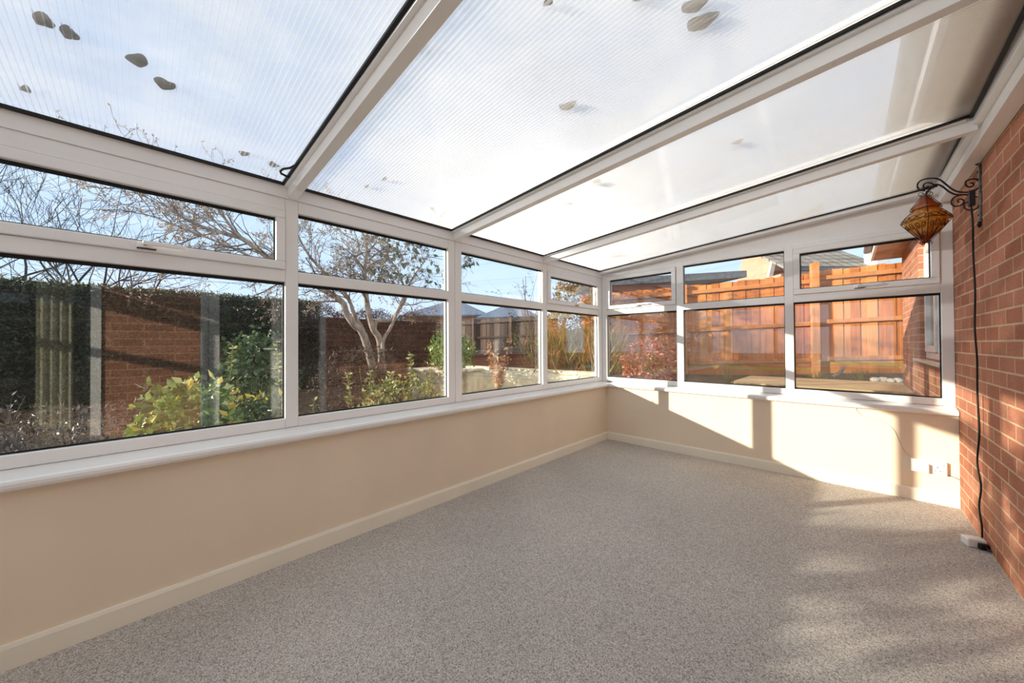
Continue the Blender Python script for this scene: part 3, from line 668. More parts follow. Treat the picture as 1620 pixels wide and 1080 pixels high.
# ------------------------------------------------------------------ garden: ground and hard landscaping
b = MB(); b.box(-60, -40, -.4, -.262, .45, .1); b.box(-60, .45, -.4, -3.6, 2.4, .1); b.build('ground', M['soil'], label='bare dark soil of the lower garden beside the left windows', cat='ground', kind='structure')
b = MB(); b.box(-60, 2.4, -.4, -3.6, 60, .58); b.box(-3.6, .55, -.4, 12, 60, .53); b.build('ground', M['soil'], label='raised garden soil beyond the retaining wall', cat='ground', kind='structure')
b = MB(); b.box(-.262, .302, -.4, 12, .55, .3); b.build('ground', M['soil'], label='narrow strip of soil behind the far wall', cat='ground', kind='structure')
b = MB(); b.box(-1.0, 0, 0, .8, 1.42, .022); o = b.build('path', M['paver'], label='strip of pale block paving below the orange fence', cat='path', kind='structure'); o.location = (1.80, 2.15, .535); o.rotation_euler = (0, 0, 0)
rw = empty('retaining_wall', (-1.9, .45, .1), .045, label='low cream rendered retaining wall with stone coping outside the corner', cat='wall', kind='structure')
b = MB(); b.box(-1.75, -.05, 0, 1.55, .12, .58); b.build('wall_face', M['render'], rw)
b = MB(); b.box(-1.78, -.09, .58, 1.57, .14, .632); b.build('coping', M['coping'], rw, bevel=.012)
b = MB(); b.box(-1.75, -.9, 0, -.72, -.051, .565); b.build('end_block', M['render'], rw); 
b = MB(); b.box(-1.78, -.93, .565, -.70, -.051, .612); b.build('coping', M['coping'], rw, bevel=.012)

# fences -------------------------------------------------------------
def fence_bay(p0, p1, z0, z1, h, mats, label, group, post_label=None, moss=False, bw=.105):
    p0 = Vector(p0); p1 = Vector(p1); d = p1 - p0; ln = d.length
    o = empty('garden_fence', (p0.x, p0.y, z0), math.atan2(d.y, d.x), label=label, cat='fence', group=group); k = (z1 - z0) / ln
    n = max(1, int(round((ln - .1) / bw))); st = (ln - .1) / n
    B = MB()
    def sbox(mb, x0, x1, y0, y1, za, zb_):
        P = [(x, y, z + k * x) for z in (za, zb_) for y in (y0, y1) for x in (x0, x1)]
        mb.add(P, [(0, 2, 3, 1), (4, 5, 7, 6), (0, 1, 5, 4), (2, 6, 7, 3), (0, 4, 6, 2), (1, 3, 7, 5)])
    for i in range(n):
        x0 = .05 + i * st; y = .012 * (i % 2)
        sbox(B, x0 - .008, x0 + st + .004, y, y + .014, .14, h + random.uniform(-.012, .012))
    B.build('boards', mats[0], o)
    for zr in (.15, .78, h - .17):
        R = MB(); sbox(R, .05, ln - .05, -.05, -.001, zr, zr + .07); R.build('rail', mats[1], o, bevel=.006)
    G = MB(); sbox(G, .05, ln - .05, -.02, .012, -.06, .138); G.build('gravel_board', mats[0], o)
    return o
def post(x, y, z, h, rz, m, label, group):
    b = MB(); b.box(-.05, -.09, -.1, .05, .03, h); b.add([(-.055, -.095, h), (.055, -.095, h), (.055, .035, h), (-.055, .035, h), (0, -.03, h + .03)], [(0, 1, 4), (1, 2, 4), (2, 3, 4), (3, 0, 4), (3, 2, 1, 0)])
    o = b.build('fence_post', m, label=label, cat='fence post', group=group); o.location = (x, y, z); o.rotation_euler = (0, 0, rz)
FM = (M['fence'], M['fencerail']); gF = 'bays of the orange fence'
a1 = math.atan2(.7, 1.9)
fence_bay((-2.15, 2.83), (-.28, 3.54), .50, .56, 1.68, FM, 'orange fence panel hidden behind the far corner plants', gF)
fence_bay((-.28, 3.54), (1.62, 4.22), .56, .64, 1.68, FM, 'orange board fence panel behind the middle of the far window', gF)
fence_bay((1.62, 4.22), (3.05, 4.68), .66, .71, 1.70, FM, 'sunlit orange fence panel right of the tall post, by the brick wall', gF)
post(1.62, 4.18, .5, 1.98, a1, M['fencerail'], 'tall square timber post casting a shadow on the orange fence', 'posts of the orange fence')
post(-.28, 3.52, .45, 1.80, a1, M['fencerail'], 'timber post at the corner-plant end of the orange fence', 'posts of the orange fence')
OM = (M['oldfence'], M['oldfence'])
old = [(-13.6, 4.55, .45), (-11.9, 4.75, .48), (-10.2, 4.97, .52), (-8.6, 5.2, .58), (-7.1, 5.75, .62), (-5.5, 6.5, .66)]
desc = ['dark weathered fence panel farthest left, behind the magnolia', 'dark weathered fence panel behind the magnolia trunks', 'brown weathered fence panel behind the round green shrub', 'grey-brown fence panel left of the dried flower head', 'grey-brown fence panel right of the dried flower head']
for i in range(5):
    fence_bay(old[i][:2], old[i + 1][:2], old[i][2], old[i + 1][2], 1.52, OM, desc[i], 'bays of the weathered fence', bw=.15)
pd = ['weathered post behind the magnolia, farthest left', 'weathered post behind the magnolia trunks', 'weathered post behind the round green shrub', 'weathered post above the dried flower head', 'weathered post near the window corner', ]
for i in range(1, 5): post(old[i][0], old[i][1] - .03, old[i][2] - .05, 1.62, .2, M['oldfence'], pd[i], 'posts of the weathered fence')
# low red timber edging in front of the weathered fence
e = empty('timber_edging', (-5.4, 1.65, .1), .78, label='low red-brown timber edging behind the retaining wall', cat='edging')
for i in range(4):
    b = MB(); b.box(0, 0, .3 + i * .125, 3.6, .06, .3 + i * .125 + .118); b.build('sleeper', M['redsleeper'], e)

# ------------------------------------------------------------------ plants
TREE = {}
def branches(start, direc, length, r0, depth, wood, tips, wander=.25, ratio=.62, kids=(3, 5), rmin=.0022, upw=.08, spread=.9):
    """grow a branch and its side branches; wood = MB, tips collects twig points"""
    n = 6; p = Vector(start); d = Vector(direc).normalized(); pts = [p.copy()]; step = length / n
    for i in range(n):
        d = (d + Vector(RNG.normal(size=3)) * wander * .45 + Vector((0, 0, upw))).normalized(); p = p + d * step; pts.append(p.copy())
    r1 = max(rmin, r0 * .45)
    wood.tube(pts, r0, 5 if r0 > .008 else 3, caps=False, r1=r1)
    if depth <= 0:
        tips += [tuple(q) for q in pts[2:]]; return
    for _ in range(random.randint(*kids)):
        i = random.randint(2, n); t = (pts[min(i + 1, n)] - pts[i - 1]).normalized()
        s = t.cross(Vector(RNG.normal(size=3))).normalized()
        branches(pts[i], t + s * spread * random.uniform(.6, 1.2), length * ratio * random.uniform(.7, 1.2), max(rmin, (r0 + (r1 - r0) * i / n) * .62), depth - 1, wood, tips, wander, ratio, kids, rmin, upw, spread)

def bare_tree(x, y, h, label, lean=(0, 0), seed=0, kids=(3, 4)):
    global RNG; random.seed(seed); RNG = np.random.default_rng(seed)
    o = empty('bare_tree', (x, y, .1), label=label, cat='tree', group='bare trees beyond the hedge')
    w = MB(); tips = []
    w.tube([(0, 0, -.1), (lean[0] * .15, lean[1] * .15, h * .22)], .11, 7, r1=.085)
    b0 = Vector((lean[0] * .15, lean[1] * .15, h * .22))
    for k in range(6):
        a = 2 * PI * k / 6 + random.random(); branches(b0 + Vector((0, 0, random.uniform(-.2, .1))), (math.cos(a) * .6 + lean[0], math.sin(a) * .75 + lean[1], 1.0), h * .42, .034, 3, w, tips, .3, .62, kids, .004, .05, .75)
    w.build('branches', M['darkbark'], o, smooth=True)
bare_tree(-11.6, -6.9, 6.3, 'bare tree beyond the hedge, farthest left', (0, .15), 11)
bare_tree(-11.2, -5.6, 6.0, 'bare tree beyond the hedge, above the curtain reflections', (.05, .1), 12)
bare_tree(-11.4, -4.4, 5.4, 'bare tree beyond the hedge, nearest the magnolia', (0, 0), 13)
bare_tree(-12.2, -8.5, 6.4, 'bare tree beyond the hedge, mostly outside the picture on the left', (0, .1), 14)
random.seed(5); RNG = np.random.default_rng(5)

# magnolia with limbs traced in the plane where it stands
mg = empty('magnolia_tree', (-3.5, -1.2, .1), label='spreading pale-barked magnolia full of buds behind the left windows', cat='tree')
MO = Vector(mg.location)
def yz(pts, x0, x1): return [Vector((x0 + (x1 - x0) * i / (len(pts) - 1), y, z)) - MO for i, (y, z) in enumerate(pts)]
wood = MB(); twigs = MB(); tips = []
limbs = [
 (yz([(-1.05, .05), (-1.08, .6), (-1.126, 1.187), (-1.234, 1.375), (-1.297, 1.581), (-1.339, 1.785), (-1.36, 1.948), (-1.374, 2.182), (-1.39, 2.336), (-1.358, 2.559), (-1.373, 2.76), (-1.42, 2.9)], -3.5, -3.45), .062, .018),
 (yz([(-1.2, 1.33), (-1.213, 1.417), (-1.169, 1.524), (-.945, 1.545), (-.78, 1.762), (-.682, 1.948), (-.748, 2.195), (-.891, 2.443), (-1.114, 2.618), (-1.326, 2.722)], -3.5, -3.4), .04, .010),
 (yz([(-1.06, .6), (-1.104, 1.145), (-.991, 1.381), (-.898, 1.58), (-.804, 1.827), (-.58, 2.284), (-.424, 2.514), (-.304, 2.709)], -3.45, -3.35), .036, .008),
 (yz([(-1.2, .6), (-1.392, 1.289), (-1.543, 1.447), (-1.66, 1.621), (-1.736, 1.793), (-2.083, 1.991), (-2.405, 2.13), (-2.658, 2.284), (-2.937, 2.478), (-3.08, 2.507), (-3.347, 2.548), (-3.542, 2.639), (-3.688, 2.734)], -3.5, -3.45), .066, .012),
 (yz([(-2.985, 2.498), (-3.033, 2.547), (-3.115, 2.66), (-3.205, 2.783), (-3.31, 3.013)], -3.45, -3.4), .022, .008),
 (yz([(-1.392, 1.30), (-1.423, 1.411), (-1.523, 1.589), (-1.582, 1.766), (-1.66, 1.918), (-1.97, 2.221), (-2.14, 2.394), (-2.253, 2.583), (-2.4, 2.9)], -3.5, -3.55), .04, .010),
 (yz([(-2.405, 2.13), (-2.75, 2.2), (-3.1, 2.33), (-3.45, 2.42), (-3.75, 2.5)], -3.45, -3.2), .02, .006),
]
for pts, r0, r1 in limbs:
    c = curve(pts, 4); wood.tube(c, r0, 8, r1=r1)
    n = len(c)
    for i in range(n // 3, n):
        if not 1.75 < c[i].z + .1 < 2.75: continue
        t = (c[min(i + 1, n - 1)] - c[i - 1]).normalized()
        s = t.cross(Vector(RNG.normal(size=3))).normalized()
        branches(c[i], t * .8 + s * .9 + Vector((.0, -.25, .0)), random.uniform(.4, .75), max(.006, (r0 + (r1 - r0) * i / n) * .35), 2, twigs, tips, .35, .58, (3, 5), .0022, -.01)
wood.build('trunk', M['bark'], mg, smooth=True)
twigs.build('twigs', M['twig'], mg, smooth=True)
tp = np.array(tips); idx = RNG.choice(len(tp), min(len(tp), 9000), replace=False)
leaf_obj('buds', tp[idx], .034, M['bud'], mg, aspect=.5, up=.6, kind='stuff')
gl = tp[(tp[:, 1] + MO.y > -1.25) & (tp[:, 2] + .1 > 2.15)]
if len(gl): leaf_obj('leaves', gl[RNG.choice(len(gl), min(len(gl), 420), replace=False)], .10, M['magleaf'], mg, aspect=.55, up=-.3, kind='stuff')
# thin whippy shrub in front of the magnolia
def twig_shrub(name, label, x, y, z, h, n, m, leafm, ls, nl, spread=.5, group=None, r=.006, cat='shrub', depth=1):
    o = empty(name, (x, y, z), label=label, cat=cat, group=group); w = MB(); tp = []
    for k in range(n):
        a = random.random() * 2 * PI; branches((random.uniform(-.05, .05), random.uniform(-.05, .05), 0), (math.cos(a) * spread, math.sin(a) * spread, 1), h * random.uniform(.6, .85), r, depth, w, tp, .22, .5, (2, 4), .0018, .05)
    w.build('stems', m, o, smooth=True)
    if nl and tp:
        q = np.array(tp); leaf_obj('foliage', q[RNG.choice(len(q), min(nl, len(q)), replace=len(q) < nl)] + RNG.normal(size=(min(nl, len(q)), 3)) * .015, ls, leafm, o, kind='stuff')
    return o

# hedge: clipped block of small sprays
hd = empty('hedge', (-8.2, -4.0, .1), label='tall dark green clipped conifer hedge behind the left windows', cat='hedge')
HX0, HX1, HY0, HY1, HH = -.55, .6, -2.9, 3.3, 2.12
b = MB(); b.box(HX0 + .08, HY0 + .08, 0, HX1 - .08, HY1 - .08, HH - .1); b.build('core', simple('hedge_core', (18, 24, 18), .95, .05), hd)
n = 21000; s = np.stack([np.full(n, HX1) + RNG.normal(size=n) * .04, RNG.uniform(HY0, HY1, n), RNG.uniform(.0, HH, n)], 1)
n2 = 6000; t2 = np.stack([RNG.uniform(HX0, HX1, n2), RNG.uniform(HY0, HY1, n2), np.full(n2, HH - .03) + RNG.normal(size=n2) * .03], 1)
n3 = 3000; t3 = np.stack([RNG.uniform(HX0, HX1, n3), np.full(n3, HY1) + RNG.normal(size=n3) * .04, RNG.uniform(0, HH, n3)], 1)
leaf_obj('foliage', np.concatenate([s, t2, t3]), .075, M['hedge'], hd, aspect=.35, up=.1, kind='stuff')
n4 = 2600; t4 = np.stack([RNG.uniform(HX0, HX1 + .03, n4), RNG.uniform(HY0, HY1, n4), np.full(n4, HH) + RNG.normal(size=n4) * .025], 1)
leaf_obj('dry_tips', t4, .06, M['hedgetop'], hd, aspect=.3, up=.8, kind='stuff')

def bush(name, label, c, r, n, size, m, zmin, cat='shrub', group=None, aspect=.5, up=.25, stems=7, stem_r=.006, extra=None, shell=.55):
    o = empty(name, (c[0], c[1], zmin), label=label, cat=cat, group=group); cc = (0, 0, c[2] - zmin)
    w = MB()
    for k in range(stems):
        a = random.random() * 2 * PI; q = random.uniform(.3, .8)
        w.tube(curve([(random.uniform(-.06, .06), random.uniform(-.06, .06), 0), (math.cos(a) * r[0] * q * .4, math.sin(a) * r[1] * q * .4, cc[2] * .6), (math.cos(a) * r[0] * q, math.sin(a) * r[1] * q, cc[2] + r[2] * .5)], 4), stem_r, 5, r1=stem_r * .4)
    w.build('stems', M['stem'], o, smooth=True)
    P = ellipsoid_pts(n, cc, r, shell, .02)
    leaf_obj('foliage', P, size, m, o, aspect=aspect, up=up, kind='stuff')
    if extra:
        for nm, mm, k, sz in extra:
            P = ellipsoid_pts(k, cc, [q * 1.02 for q in r], .85, .05); leaf_obj(nm, P, sz, mm, o, aspect=aspect, up=up, kind='stuff')
    return o
bush('laurel_shrub', 'bright glossy green broad-leaved shrub against the nearest left window', (-1.05, -3.62, .42), (.36, .34, .43), 2600, .058, M['laurel'], .1, aspect=.55, extra=[('pale_leaves', M['yellowleaf'], 90, .07)])
bush('laurel_shrub', 'darker green broad-leaved shrub right of the bright glossy one', (-1.2, -3.15, .38), (.32, .30, .34), 2200, .05, M['ivy'], .1, aspect=.55, extra=[('yellow_leaves', M['yellowleaf'], 160, .06)])
bush('ivy_shrub', 'mid green rounded ivy bush in front of the dark hedge', (-2.4, -3.0, .68), (.45, .36, .55), 2000, .06, M['ivy'], .1, aspect=.7)
bush('euonymus_shrub', 'variegated cream and green shrub outside the second left bay', (-1.0, -2.1, .42), (.34, .52, .37), 2600, .042, M['euonymus'], .1, extra=[('yellow_leaves', M['yellowleaf'], 260, .04)])
bush('winter_shrub', 'dark leafless brushwood at the foot of the magnolia', (-3.15, -1.5, .55), (.28, .75, .50), 5200, .06, M['deadivy'], .1, aspect=.2, up=.2, shell=.7)
bush('camellia_shrub', 'rounded yellow-green shrub seen across the window joint', (-2.36, -.53, 1.0), (.31, .40, .31), 1500, .06, M['camellia'], .1, aspect=.45)

iv = empty('ivy_mass', (-7.4, .55, .1), label='dark brown mass of bare ivy stems behind the magnolia trunks', cat='ivy')
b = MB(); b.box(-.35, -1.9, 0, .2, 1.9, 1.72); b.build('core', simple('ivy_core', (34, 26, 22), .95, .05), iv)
n = 11000; s1 = np.stack([.24 + RNG.normal(size=n) * .07, RNG.uniform(-1.95, 1.95, n), RNG.uniform(0, 1.85, n)], 1); s1[:, 2] += .16 * np.sin(s1[:, 1] * 4) * np.sin(s1[:, 1] * 9)
n = 4200; s2 = np.stack([RNG.uniform(-.4, .25, n), RNG.uniform(-1.95, 1.95, n), 1.82 + RNG.normal(size=n) * .08], 1); s2[:, 2] += .16 * np.sin(s2[:, 1] * 4) * np.sin(s2[:, 1] * 9)
leaf_obj('foliage', np.concatenate([s1, s2]), .075, M['deadivy'], iv, aspect=.2, up=.1, kind='stuff')
bush('privet_shrub', 'dark shrub row on the lower garden beyond the magnolia', (-8.6, 3.2, .9), (.6, 1.3, .95), 5200, .07, M['hedge'], .1, aspect=.5, shell=.75)
bush('shade_shrub', 'tall unseen evergreen shrub added outside the rear left window to dapple the sun', (-1.6, -6.9, 1.15), (.75, 1.15, 1.10), 4200, .085, M['ivy'], .1, aspect=.55, shell=.6)  # unseen shrub, added to break up the sun on carpet and brick
# tall single stems of the variegated shrub
def stem_plant(x, y, z, h, label, lean=0):
    o = empty('tall_stem', (x, y, z), label=label, cat='plant stem', group='tall stems beside the left windows'); w = MB()
    top = Vector((lean * .3, lean, h)); w.tube([(0, 0, 0), (lean * .1, lean * .35, h * .5), tuple(top)], .0045, 5, r1=.0025); w.build('stem', M['stem'], o, smooth=True)
    P = []; D = []
    for k in range(11):
        t = .42 + .58 * k / 10; p = Vector((lean * .3 * t, lean * t, h * t))
        for q in range(4):
            a = q * PI / 2 + k * .8; P.append(p); D.append((math.cos(a), math.sin(a), .35))
    leaf_obj('leaves', P, .042, M['euonymus'], o, aspect=.5, up=0, dirs=D, kind='stuff')
for a in [(-1.0, -2.56, .3, .58, 'leafy upright stem at the left edge of the variegated shrub', -.05), (-1.05, -2.42, .35, .53, 'leafy upright stem second from the left edge of the variegated shrub', .03), (-1.0, -2.01, .4, .63, 'tallest leafy stem standing above the variegated shrub', .0), (-1.0, -1.83, .4, .52, 'leafy stem right of the tallest one above the variegated shrub', .05), (-1.0, -2.22, .4, .46, 'short leafy stem in the middle of the variegated shrub', .0), (-1.0, -2.92, .1, .58, 'leafy stem beside the mullion between the two near panes', .04),
          (-1.35, -3.38, .5, .60, 'leafy stem rising above the bright glossy shrub', .03), (-1.5, -3.0, .5, .66, 'leafy stem rising above the darker green shrub', -.02)]: stem_plant(*a)
# dull low plants and stones at the near end
for i, (x, y, s_, lb) in enumerate([(-1.15, -4.35, .34, 'grey twiggy lavender clump outside the nearest pane, leftmost'), (-1.5, -4.05, .36, 'grey twiggy lavender clump left of the glossy shrub'), (-2.2, -4.3, .42, 'grey twiggy lavender clump at the foot of the hedge')]):
    twig_shrub('lavender_plant', lb, x, y, .1, s_ * 1.5, 22, M['twig'], M['lavender'], .035, 420, .8, 'lavender clumps near the hedge', .004)
bush('heather_mound', 'low dark heather mound nearest the hedge, left of the glossy shrub', (-3.4, -4.3, .24), (.6, .7, .28), 2600, .06, M['deadivy'], .1, aspect=.25, up=.4, shell=.8)
bush('heather_mound', 'dark heather mound just behind the lavender clumps', (-2.7, -5.2, .26), (.6, .65, .32), 2600, .06, M['lavender'], .1, aspect=.25, up=.4, shell=.8)
bush('heather_mound', 'dark green heather mound between glossy shrub and hedge', (-3.3, -3.2, .28), (.6, .6, .34), 2600, .06, M['ivy'], .1, aspect=.3, up=.4, shell=.8)
for i, (x, y, r, lb) in enumerate([(-.70, -4.12, .11, 'grey rock under the lavender, nearest the glass'), (-.75, -4.62, .15, 'large grey rock in front of the leftmost lavender clump'), (-1.9, -3.72, .14, 'grey rock beside the glossy shrub')]):
    b = MB(); b.ball((0, 0, r * .35), (r, r * 1.3, r * .6), 12, jit=.12); o = b.build('rock', M['greystone'], smooth=True, label=lb, cat='rock', group='grey rocks by the lavender'); o.location = (x, y, .1)
# dried flower, twigs, grasses around the corner
o = empty('dried_flower', (-1.62, -.2, .1), label='dried pinkish-brown flower head standing before the retaining wall', cat='plant')
w = MB(); pts = []
for k in range(7):
    a = random.random() * 6.3; p = curve([(0, 0, 0), (.02 * math.cos(a), .02 * math.sin(a), .4), (.13 * math.cos(a), .15 * math.sin(a), .62 + random.uniform(0, .5))], 6); w.tube(p, .005, 5, r1=.002); pts += [tuple(q) for q in p[6:]]
w.build('stems', M['stem'], o, smooth=True)
q = np.array(pts); q = q[q[:, 2] > .45]; q = np.repeat(q, 12, 0) + RNG.normal(size=(len(q) * 12, 3)) * np.array([.03, .035, .03]); leaf_obj('petals', q, .05, M['tan'], o, aspect=.7, kind='stuff')
twig_shrub('rose_bush', 'thin bare thorny bush between dried flower and far corner', -1.75, .75, .53, 1.05, 12, M['stem'], M['moss'], .035, 160, .55, None, .006)
twig_shrub('sapling', 'small leafless sapling showing above the second left window transom', -3.7, 2.9, .55, 3.6, 4, M['twig'], M['magleaf'], .05, 220, .16, None, .014, 'tree', 2)
def grass_clump(name, label, x, y, z, h, rx, ry, n, m, cat='grass clump', group=None):
    o = empty(name, (x, y, z), label=label, cat=cat, group=group); 
    P = np.stack([RNG.normal(size=n) * rx, RNG.normal(size=n) * ry, RNG.uniform(0, h * .8, n)], 1)
    D = np.stack([RNG.normal(size=n) * .25, RNG.normal(size=n) * .25, np.full(n, 1.0)], 1)
    leaf_obj('blades', P, h * .35, m, o, aspect=.07, up=0, dirs=D, fold=.1, kind='stuff'); w = MB()
    for k in range(30):
        x0, y0 = random.gauss(0, rx * .7), random.gauss(0, ry * .7); w.tube([(x0 * .5, y0 * .5, 0), (x0, y0, h * random.uniform(.7, 1.05))], .003, 4, r1=.0015)
    w.build('stalks', M['stem'], o); return o
grass_clump('dry_grass', 'tall dry golden grass clump outside the far corner', -1.15, 1.25, .53, .80, .30, .28, 2600, M['drygrass'])
bush('beech_shrub', 'coppery twiggy shrub behind the dry grass at the corner', (-1.85, 2.15, 1.42), (.7, .40, .95), 9000, .065, M['drygrass'], .5, aspect=.35, shell=.75)
# hydrangea with rusty leaves just outside the far window
hy = bush('hydrangea_shrub', 'rust-orange withered hydrangea outside the far window corner', (.08, .95, .84), (.36, .30, .30), 1300, .05, M['rust'], .3, aspect=.6, stems=12, shell=.7)
# bits by the fence
for i, (x, y, rx, lb) in enumerate([(2.33, 3.85, .055, 'white rock on the soil below the orange fence, leftmost of the row'), (2.42, 3.90, .06, 'white rock in the middle of the row below the orange fence'), (2.50, 3.88, .05, 'white rock third along the row below the orange fence'), (2.57, 3.92, .055, 'white rock at the brick wall end of the row')]):
    b = MB(); b.ball((0, 0, rx * .5), (rx, rx * .8, rx * .75), 10, jit=.12); o = b.build('rock', M['stone'], smooth=True, label=lb, cat='rock', group='white rocks below the orange fence'); o.location = (x, y, .53)
b = MB(); b.tube(curve([(0, 0, .04), (.07, .02, .10), (.13, .03, .20), (.15, .03, .21)], 4), .035, 8, r1=.022); o = b.build('driftwood', M['driftwood'], smooth=True, label='leaning grey driftwood stump below the orange fence', cat='log'); o.location = (1.86, 3.86, .53)
grass_clump('weed_tuft', 'dark withered weeds below the joint of the orange fence boards', 2.18, 3.95, .53, .16, .10, .06, 90, M['deadivy'], 'weed')
grass_clump('weed_tuft', 'pale weeds beside the driftwood stump', 1.70, 3.9, .53, .14, .12, .06, 90, M['moss'], 'weed')
grass_clump('weed_tuft', 'green grass tuft low behind the middle far pane', .9, 1.6, .53, .26, .06, .05, 14, M['moss'], 'weed')
# green feeder
fe = empty('bird_feeder', (-1.55, .62, .53), label='green plastic bird feeder on a thin pole near the far corner', cat='bird feeder')
b = MB(); b.tube([(0, 0, 0), (0, 0, .85)], .006, 6); b.build('pole', M['iron'], fe)
for z in (.60, .72):
    b = MB(); b.tube([(0, 0, z - .018), (0, 0, z), (0, 0, z + .02)], .03, 10, radii=[.036, .036, .012]); b.build('tray', M['feeder'], fe, smooth=False)
b = MB(); b.tube([(0, 0, .60), (0, 0, .72)], .016, 10); b.build('seed_tube', M['plastic'], fe, smooth=True)

# ------------------------------------------------------------------ neighbours
sd = empty('garden_shed', (-1.0, 5.7, .5), .77, label='orange timber garden shed with grey felt roof behind the fence', cat='shed')
b = MB(); b.box(-2.2, .25, 0, 1.45, 2.2, 2.16); b.build('cladding', M['shed'], sd)
for i in range(4):
    pass
b = MB(); b.add([(-2.4, 0, 2.08), (1.6, 0, 2.30), (1.6, 2.4, 2.40), (-2.4, 2.4, 2.20), (-2.4, 0, 2.25), (1.6, 0, 2.47), (1.6, 2.4, 2.56), (-2.4, 2.4, 2.36)], [(3, 2, 1, 0), (4, 5, 6, 7), (0, 1, 5, 4), (1, 2, 6, 5), (2, 3, 7, 6), (3, 0, 4, 7)]); b.build('roof', M['felt'], sd)
b = MB(); b.box(-.45, .22, 0, -.35, .249, 2.12); b.build('corner_batten', M['fencerail'], sd)

def house(name, label, x, y, rz, w, dp, eave, ridge, wallm, roofm, hip=0.0, z=.4, over=.3):
    o = empty(name, (x, y, z), rz, label=label, cat='house')
    b = MB(); b.box(-w / 2, 0, 0, w / 2, dp, eave)
    if not hip:
        for sx in (-1, 1): b.add([(sx * w / 2, 0, eave), (sx * w / 2, dp, eave), (sx * w / 2, dp / 2, ridge - .05), (sx * (w / 2 - .2), 0, eave), (sx * (w / 2 - .2), dp, eave), (sx * (w / 2 - .2), dp / 2, ridge - .05)], [(0, 1, 2), (5, 4, 3), (0, 2, 5, 3), (1, 4, 5, 2)])
    b.build('walls', wallm, o)
    a = w / 2 + over; h = a - hip; t = .08; e0, e1 = -over, dp + over; zl = eave - .12
    lo = [(-a, e0, zl), (a, e0, zl), (a, e1, zl), (-a, e1, zl), (-h, dp / 2, ridge), (h, dp / 2, ridge)]
    b = MB(); V = lo + [(p[0], p[1], p[2] + t) for p in lo]
    F = [(0, 4, 5, 1), (2, 5, 4, 3), (1, 5, 2), (3, 4, 0)] if hip else [(0, 4, 5, 1), (2, 5, 4, 3)]
    F2 = [tuple(i + 6 for i in f)[::-1] for f in F]
    b.add(V, F + F2 + [(0, 1, 7, 6), (1, 2, 8, 7), (2, 3, 9, 8), (3, 0, 6, 9)]); b.build('roof', roofm, o)
    b = MB(); b.box(-a, e0 - .1, zl - .06, a, e0, zl + .04); b.build('gutter', M['gutter'], o)
    return o
house('neighbour_house', 'bungalow with blue slate hipped roof behind the weathered fence, left one', -17.6, 10.2, .72, 5.4, 5, 2.75, 3.75, M['brick'], M['slate'], 2.2)
house('neighbour_house', 'bungalow with slate hipped roof behind the weathered fence, right one', -13.6, 12.2, .72, 3.4, 4, 2.5, 3.3, M['brick'], M['slate'], 1.5)
# tiled house behind the orange fence
th = empty('neighbour_house', (1.6, 12.9, .4), .77, label='house with grey tiled roof and dark gutter behind the orange fence', cat='house')
b = MB(); b.box(-1.6, .35, 0, 1.75, 5, 3.2); b.build('walls', M['whitewall'], th)
b = MB(); b.add([(-1.75, 0, 3.30), (1.78, 0, 3.30), (1.78, 3.2, 5.2), (-1.75, 3.2, 5.2), (-1.75, 0, 3.38), (1.78, 0, 3.38), (1.78, 3.2, 5.28), (-1.75, 3.2, 5.28)], [(3, 2, 1, 0), (4, 5, 6, 7), (0, 1, 5, 4), (1, 2, 6, 5), (2, 3, 7, 6), (3, 0, 4, 7)])
b.build('roof', M['tiles'], th)
b = MB(); b.box(-1.8, -.12, 3.2, 1.3, 0, 3.32); b.build('gutter', M['gutter'], th, bevel=.03)
b = MB(); b.box(1.32, -.16, 3.35, 1.79, .3, 3.85); b.box(1.25, -.05, 3.3, 1.35, .1, 3.42); b.build('fascia_box', M['fascia'], th, bevel=.02)
gh = empty('neighbour_house', (.25, 13.6, .4), .77, label='house gable of pale pink render with white bargeboard behind the shed', cat='house')
b = MB(); b.add([(-.95, 0, 0), (1.4, 0, 0), (1.4, 0, 6.2), (-.30, 0, 5.2), (-.95, 0, 2.6), (-.95, 2, 0), (1.4, 2, 0), (1.4, 2, 6.2), (-.30, 2, 5.2), (-.95, 2, 2.6)], [(0, 1, 2, 3, 4), (9, 8, 7, 6, 5), (0, 5, 6, 1), (1, 6, 7, 2), (2, 7, 8, 3), (3, 8, 9, 4), (4, 9, 5, 0)]); b.build('gable_wall', M['whitewall'], gh)
b = MB(); b.prism([(-1.05, 2.5), (-.90, 2.5), (-.22, 5.2), (-.38, 5.2)], -.12, -.001, lambda p, q, a: (p, a, q)); b.build('bargeboard', M['fascia'], gh)

# ------------------------------------------------------------------ light
sd_ = Vector((.775, 1.0, -.275)).normalized()
sun = bpy.data.lights.new('sun', 'SUN'); sun.energy = 5.0; sun.angle = math.radians(.6); sun.color = (1, .89, .74)
so = bpy.data.objects.new('sun', sun); COL.objects.link(so); so.rotation_euler = sd_.to_track_quat('-Z', 'Y').to_euler(); so.location = (-8, -12, 6)

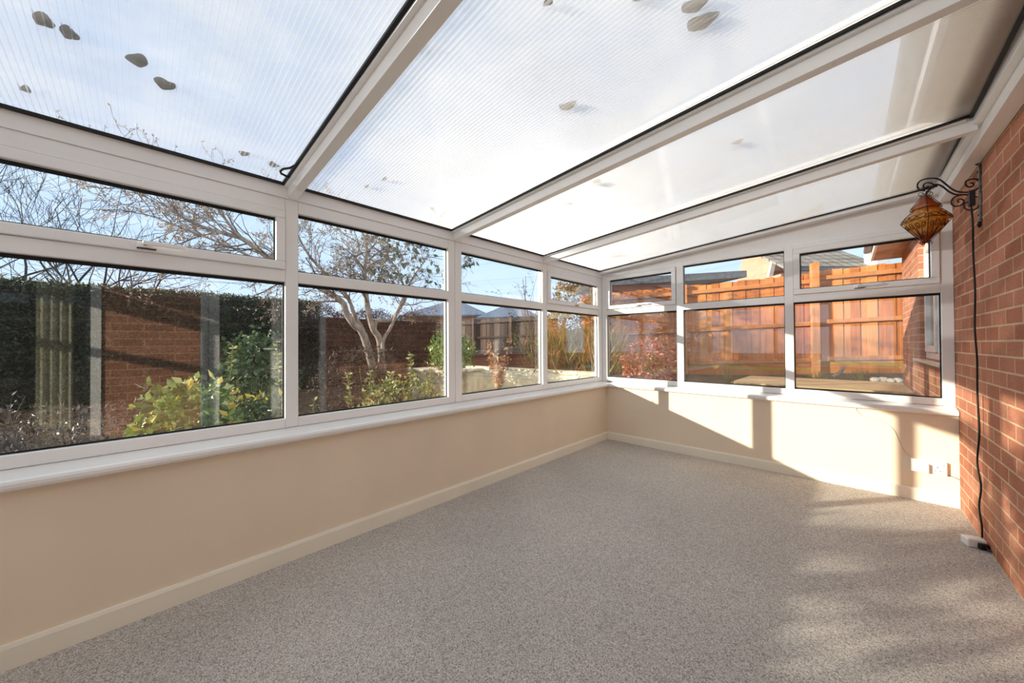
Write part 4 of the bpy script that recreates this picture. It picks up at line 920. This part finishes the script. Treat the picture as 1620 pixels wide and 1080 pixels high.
wd = bpy.data.worlds.new('sky'); SC.world = wd; wd.use_nodes = True; nt = wd.node_tree; nt.nodes.clear()
out = N(nt, 'ShaderNodeOutputWorld'); bg = N(nt, 'ShaderNodeBackground'); L(nt, bg.outputs[0], out.inputs['Surface'])
tc = N(nt, 'ShaderNodeTexCoord'); sp = N(nt, 'ShaderNodeSeparateXYZ'); L(nt, tc.outputs['Generated'], sp.inputs[0])
skyc = ramp(nt, [(.0, (.42, .50, .60)), (.02, (.46, .57, .72)), (.25, (.32, .45, .65)), (.6, (.35, .43, .54)), (1, (.37, .44, .54))], sp.outputs['Z'])
mp = N(nt, 'ShaderNodeMapping'); mp.inputs['Scale'].default_value = (1.2, 1.2, 2.6); L(nt, tc.outputs['Generated'], mp.inputs['Vector'])
cf = noise(nt, mp.outputs[0], 2.3, 6, .6)
cr = ramp(nt, [(.38, (.15, .15, .15)), (.66, (.9, .9, .9))], cf)
zr = ramp(nt, [(.22, (.12, .12, .12)), (.42, (1, 1, 1))], sp.outputs['Z'])
cm = N(nt, 'ShaderNodeMath', operation='MULTIPLY'); L(nt, cr.outputs[0], cm.inputs[0]); L(nt, zr.outputs[0], cm.inputs[1])
mx = N(nt, 'ShaderNodeMix', data_type='RGBA'); L(nt, cm.outputs[0], mx.inputs[0]); L(nt, skyc.outputs[0], mx.inputs[6]); mx.inputs[7].default_value = (.68, .67, .65, 1)
L(nt, mx.outputs[2], bg.inputs['Color']); bg.inputs['Strength'].default_value = 1.15

# ------------------------------------------------------------------ camera
f_px, yaw, roll, pit = 565.92, math.radians(43.993), -.0058, .009
c_, s_ = math.cos(yaw), math.sin(yaw); cp, sp_ = math.cos(pit), math.sin(pit)
R0 = Vector((c_, s_, 0)); F0 = Vector((-s_ * cp, c_ * cp, sp_)); U0 = Vector((s_ * sp_, -c_ * sp_, cp))
cr_, sr_ = math.cos(roll), math.sin(roll)
Rv = R0 * cr_ + U0 * sr_; Uv = U0 * cr_ - R0 * sr_
cam = bpy.data.cameras.new('camera'); cam.sensor_width = 36; cam.lens = 36 * f_px / 1620; cam.clip_start = .02; cam.clip_end = 200
co = bpy.data.objects.new('camera', cam); COL.objects.link(co)
co.matrix_world = Matrix(((Rv.x, Uv.x, -F0.x, 2.1476), (Rv.y, Uv.y, -F0.y, -3.8419), (Rv.z, Uv.z, -F0.z, 1.12), (0, 0, 0, 1)))
SC.camera = co
vs = SC.view_settings; vs.view_transform = 'Standard'; vs.look = 'None'; vs.gamma = 1; vs.exposure = 1.0; vs.use_curve_mapping = False
cy_ = SC.cycles; cy_.transparent_max_bounces = 32; cy_.max_bounces = 10; cy_.diffuse_bounces = 5; cy_.glossy_bounces = 5; cy_.use_denoising = True
cy_.sample_clamp_indirect = 6
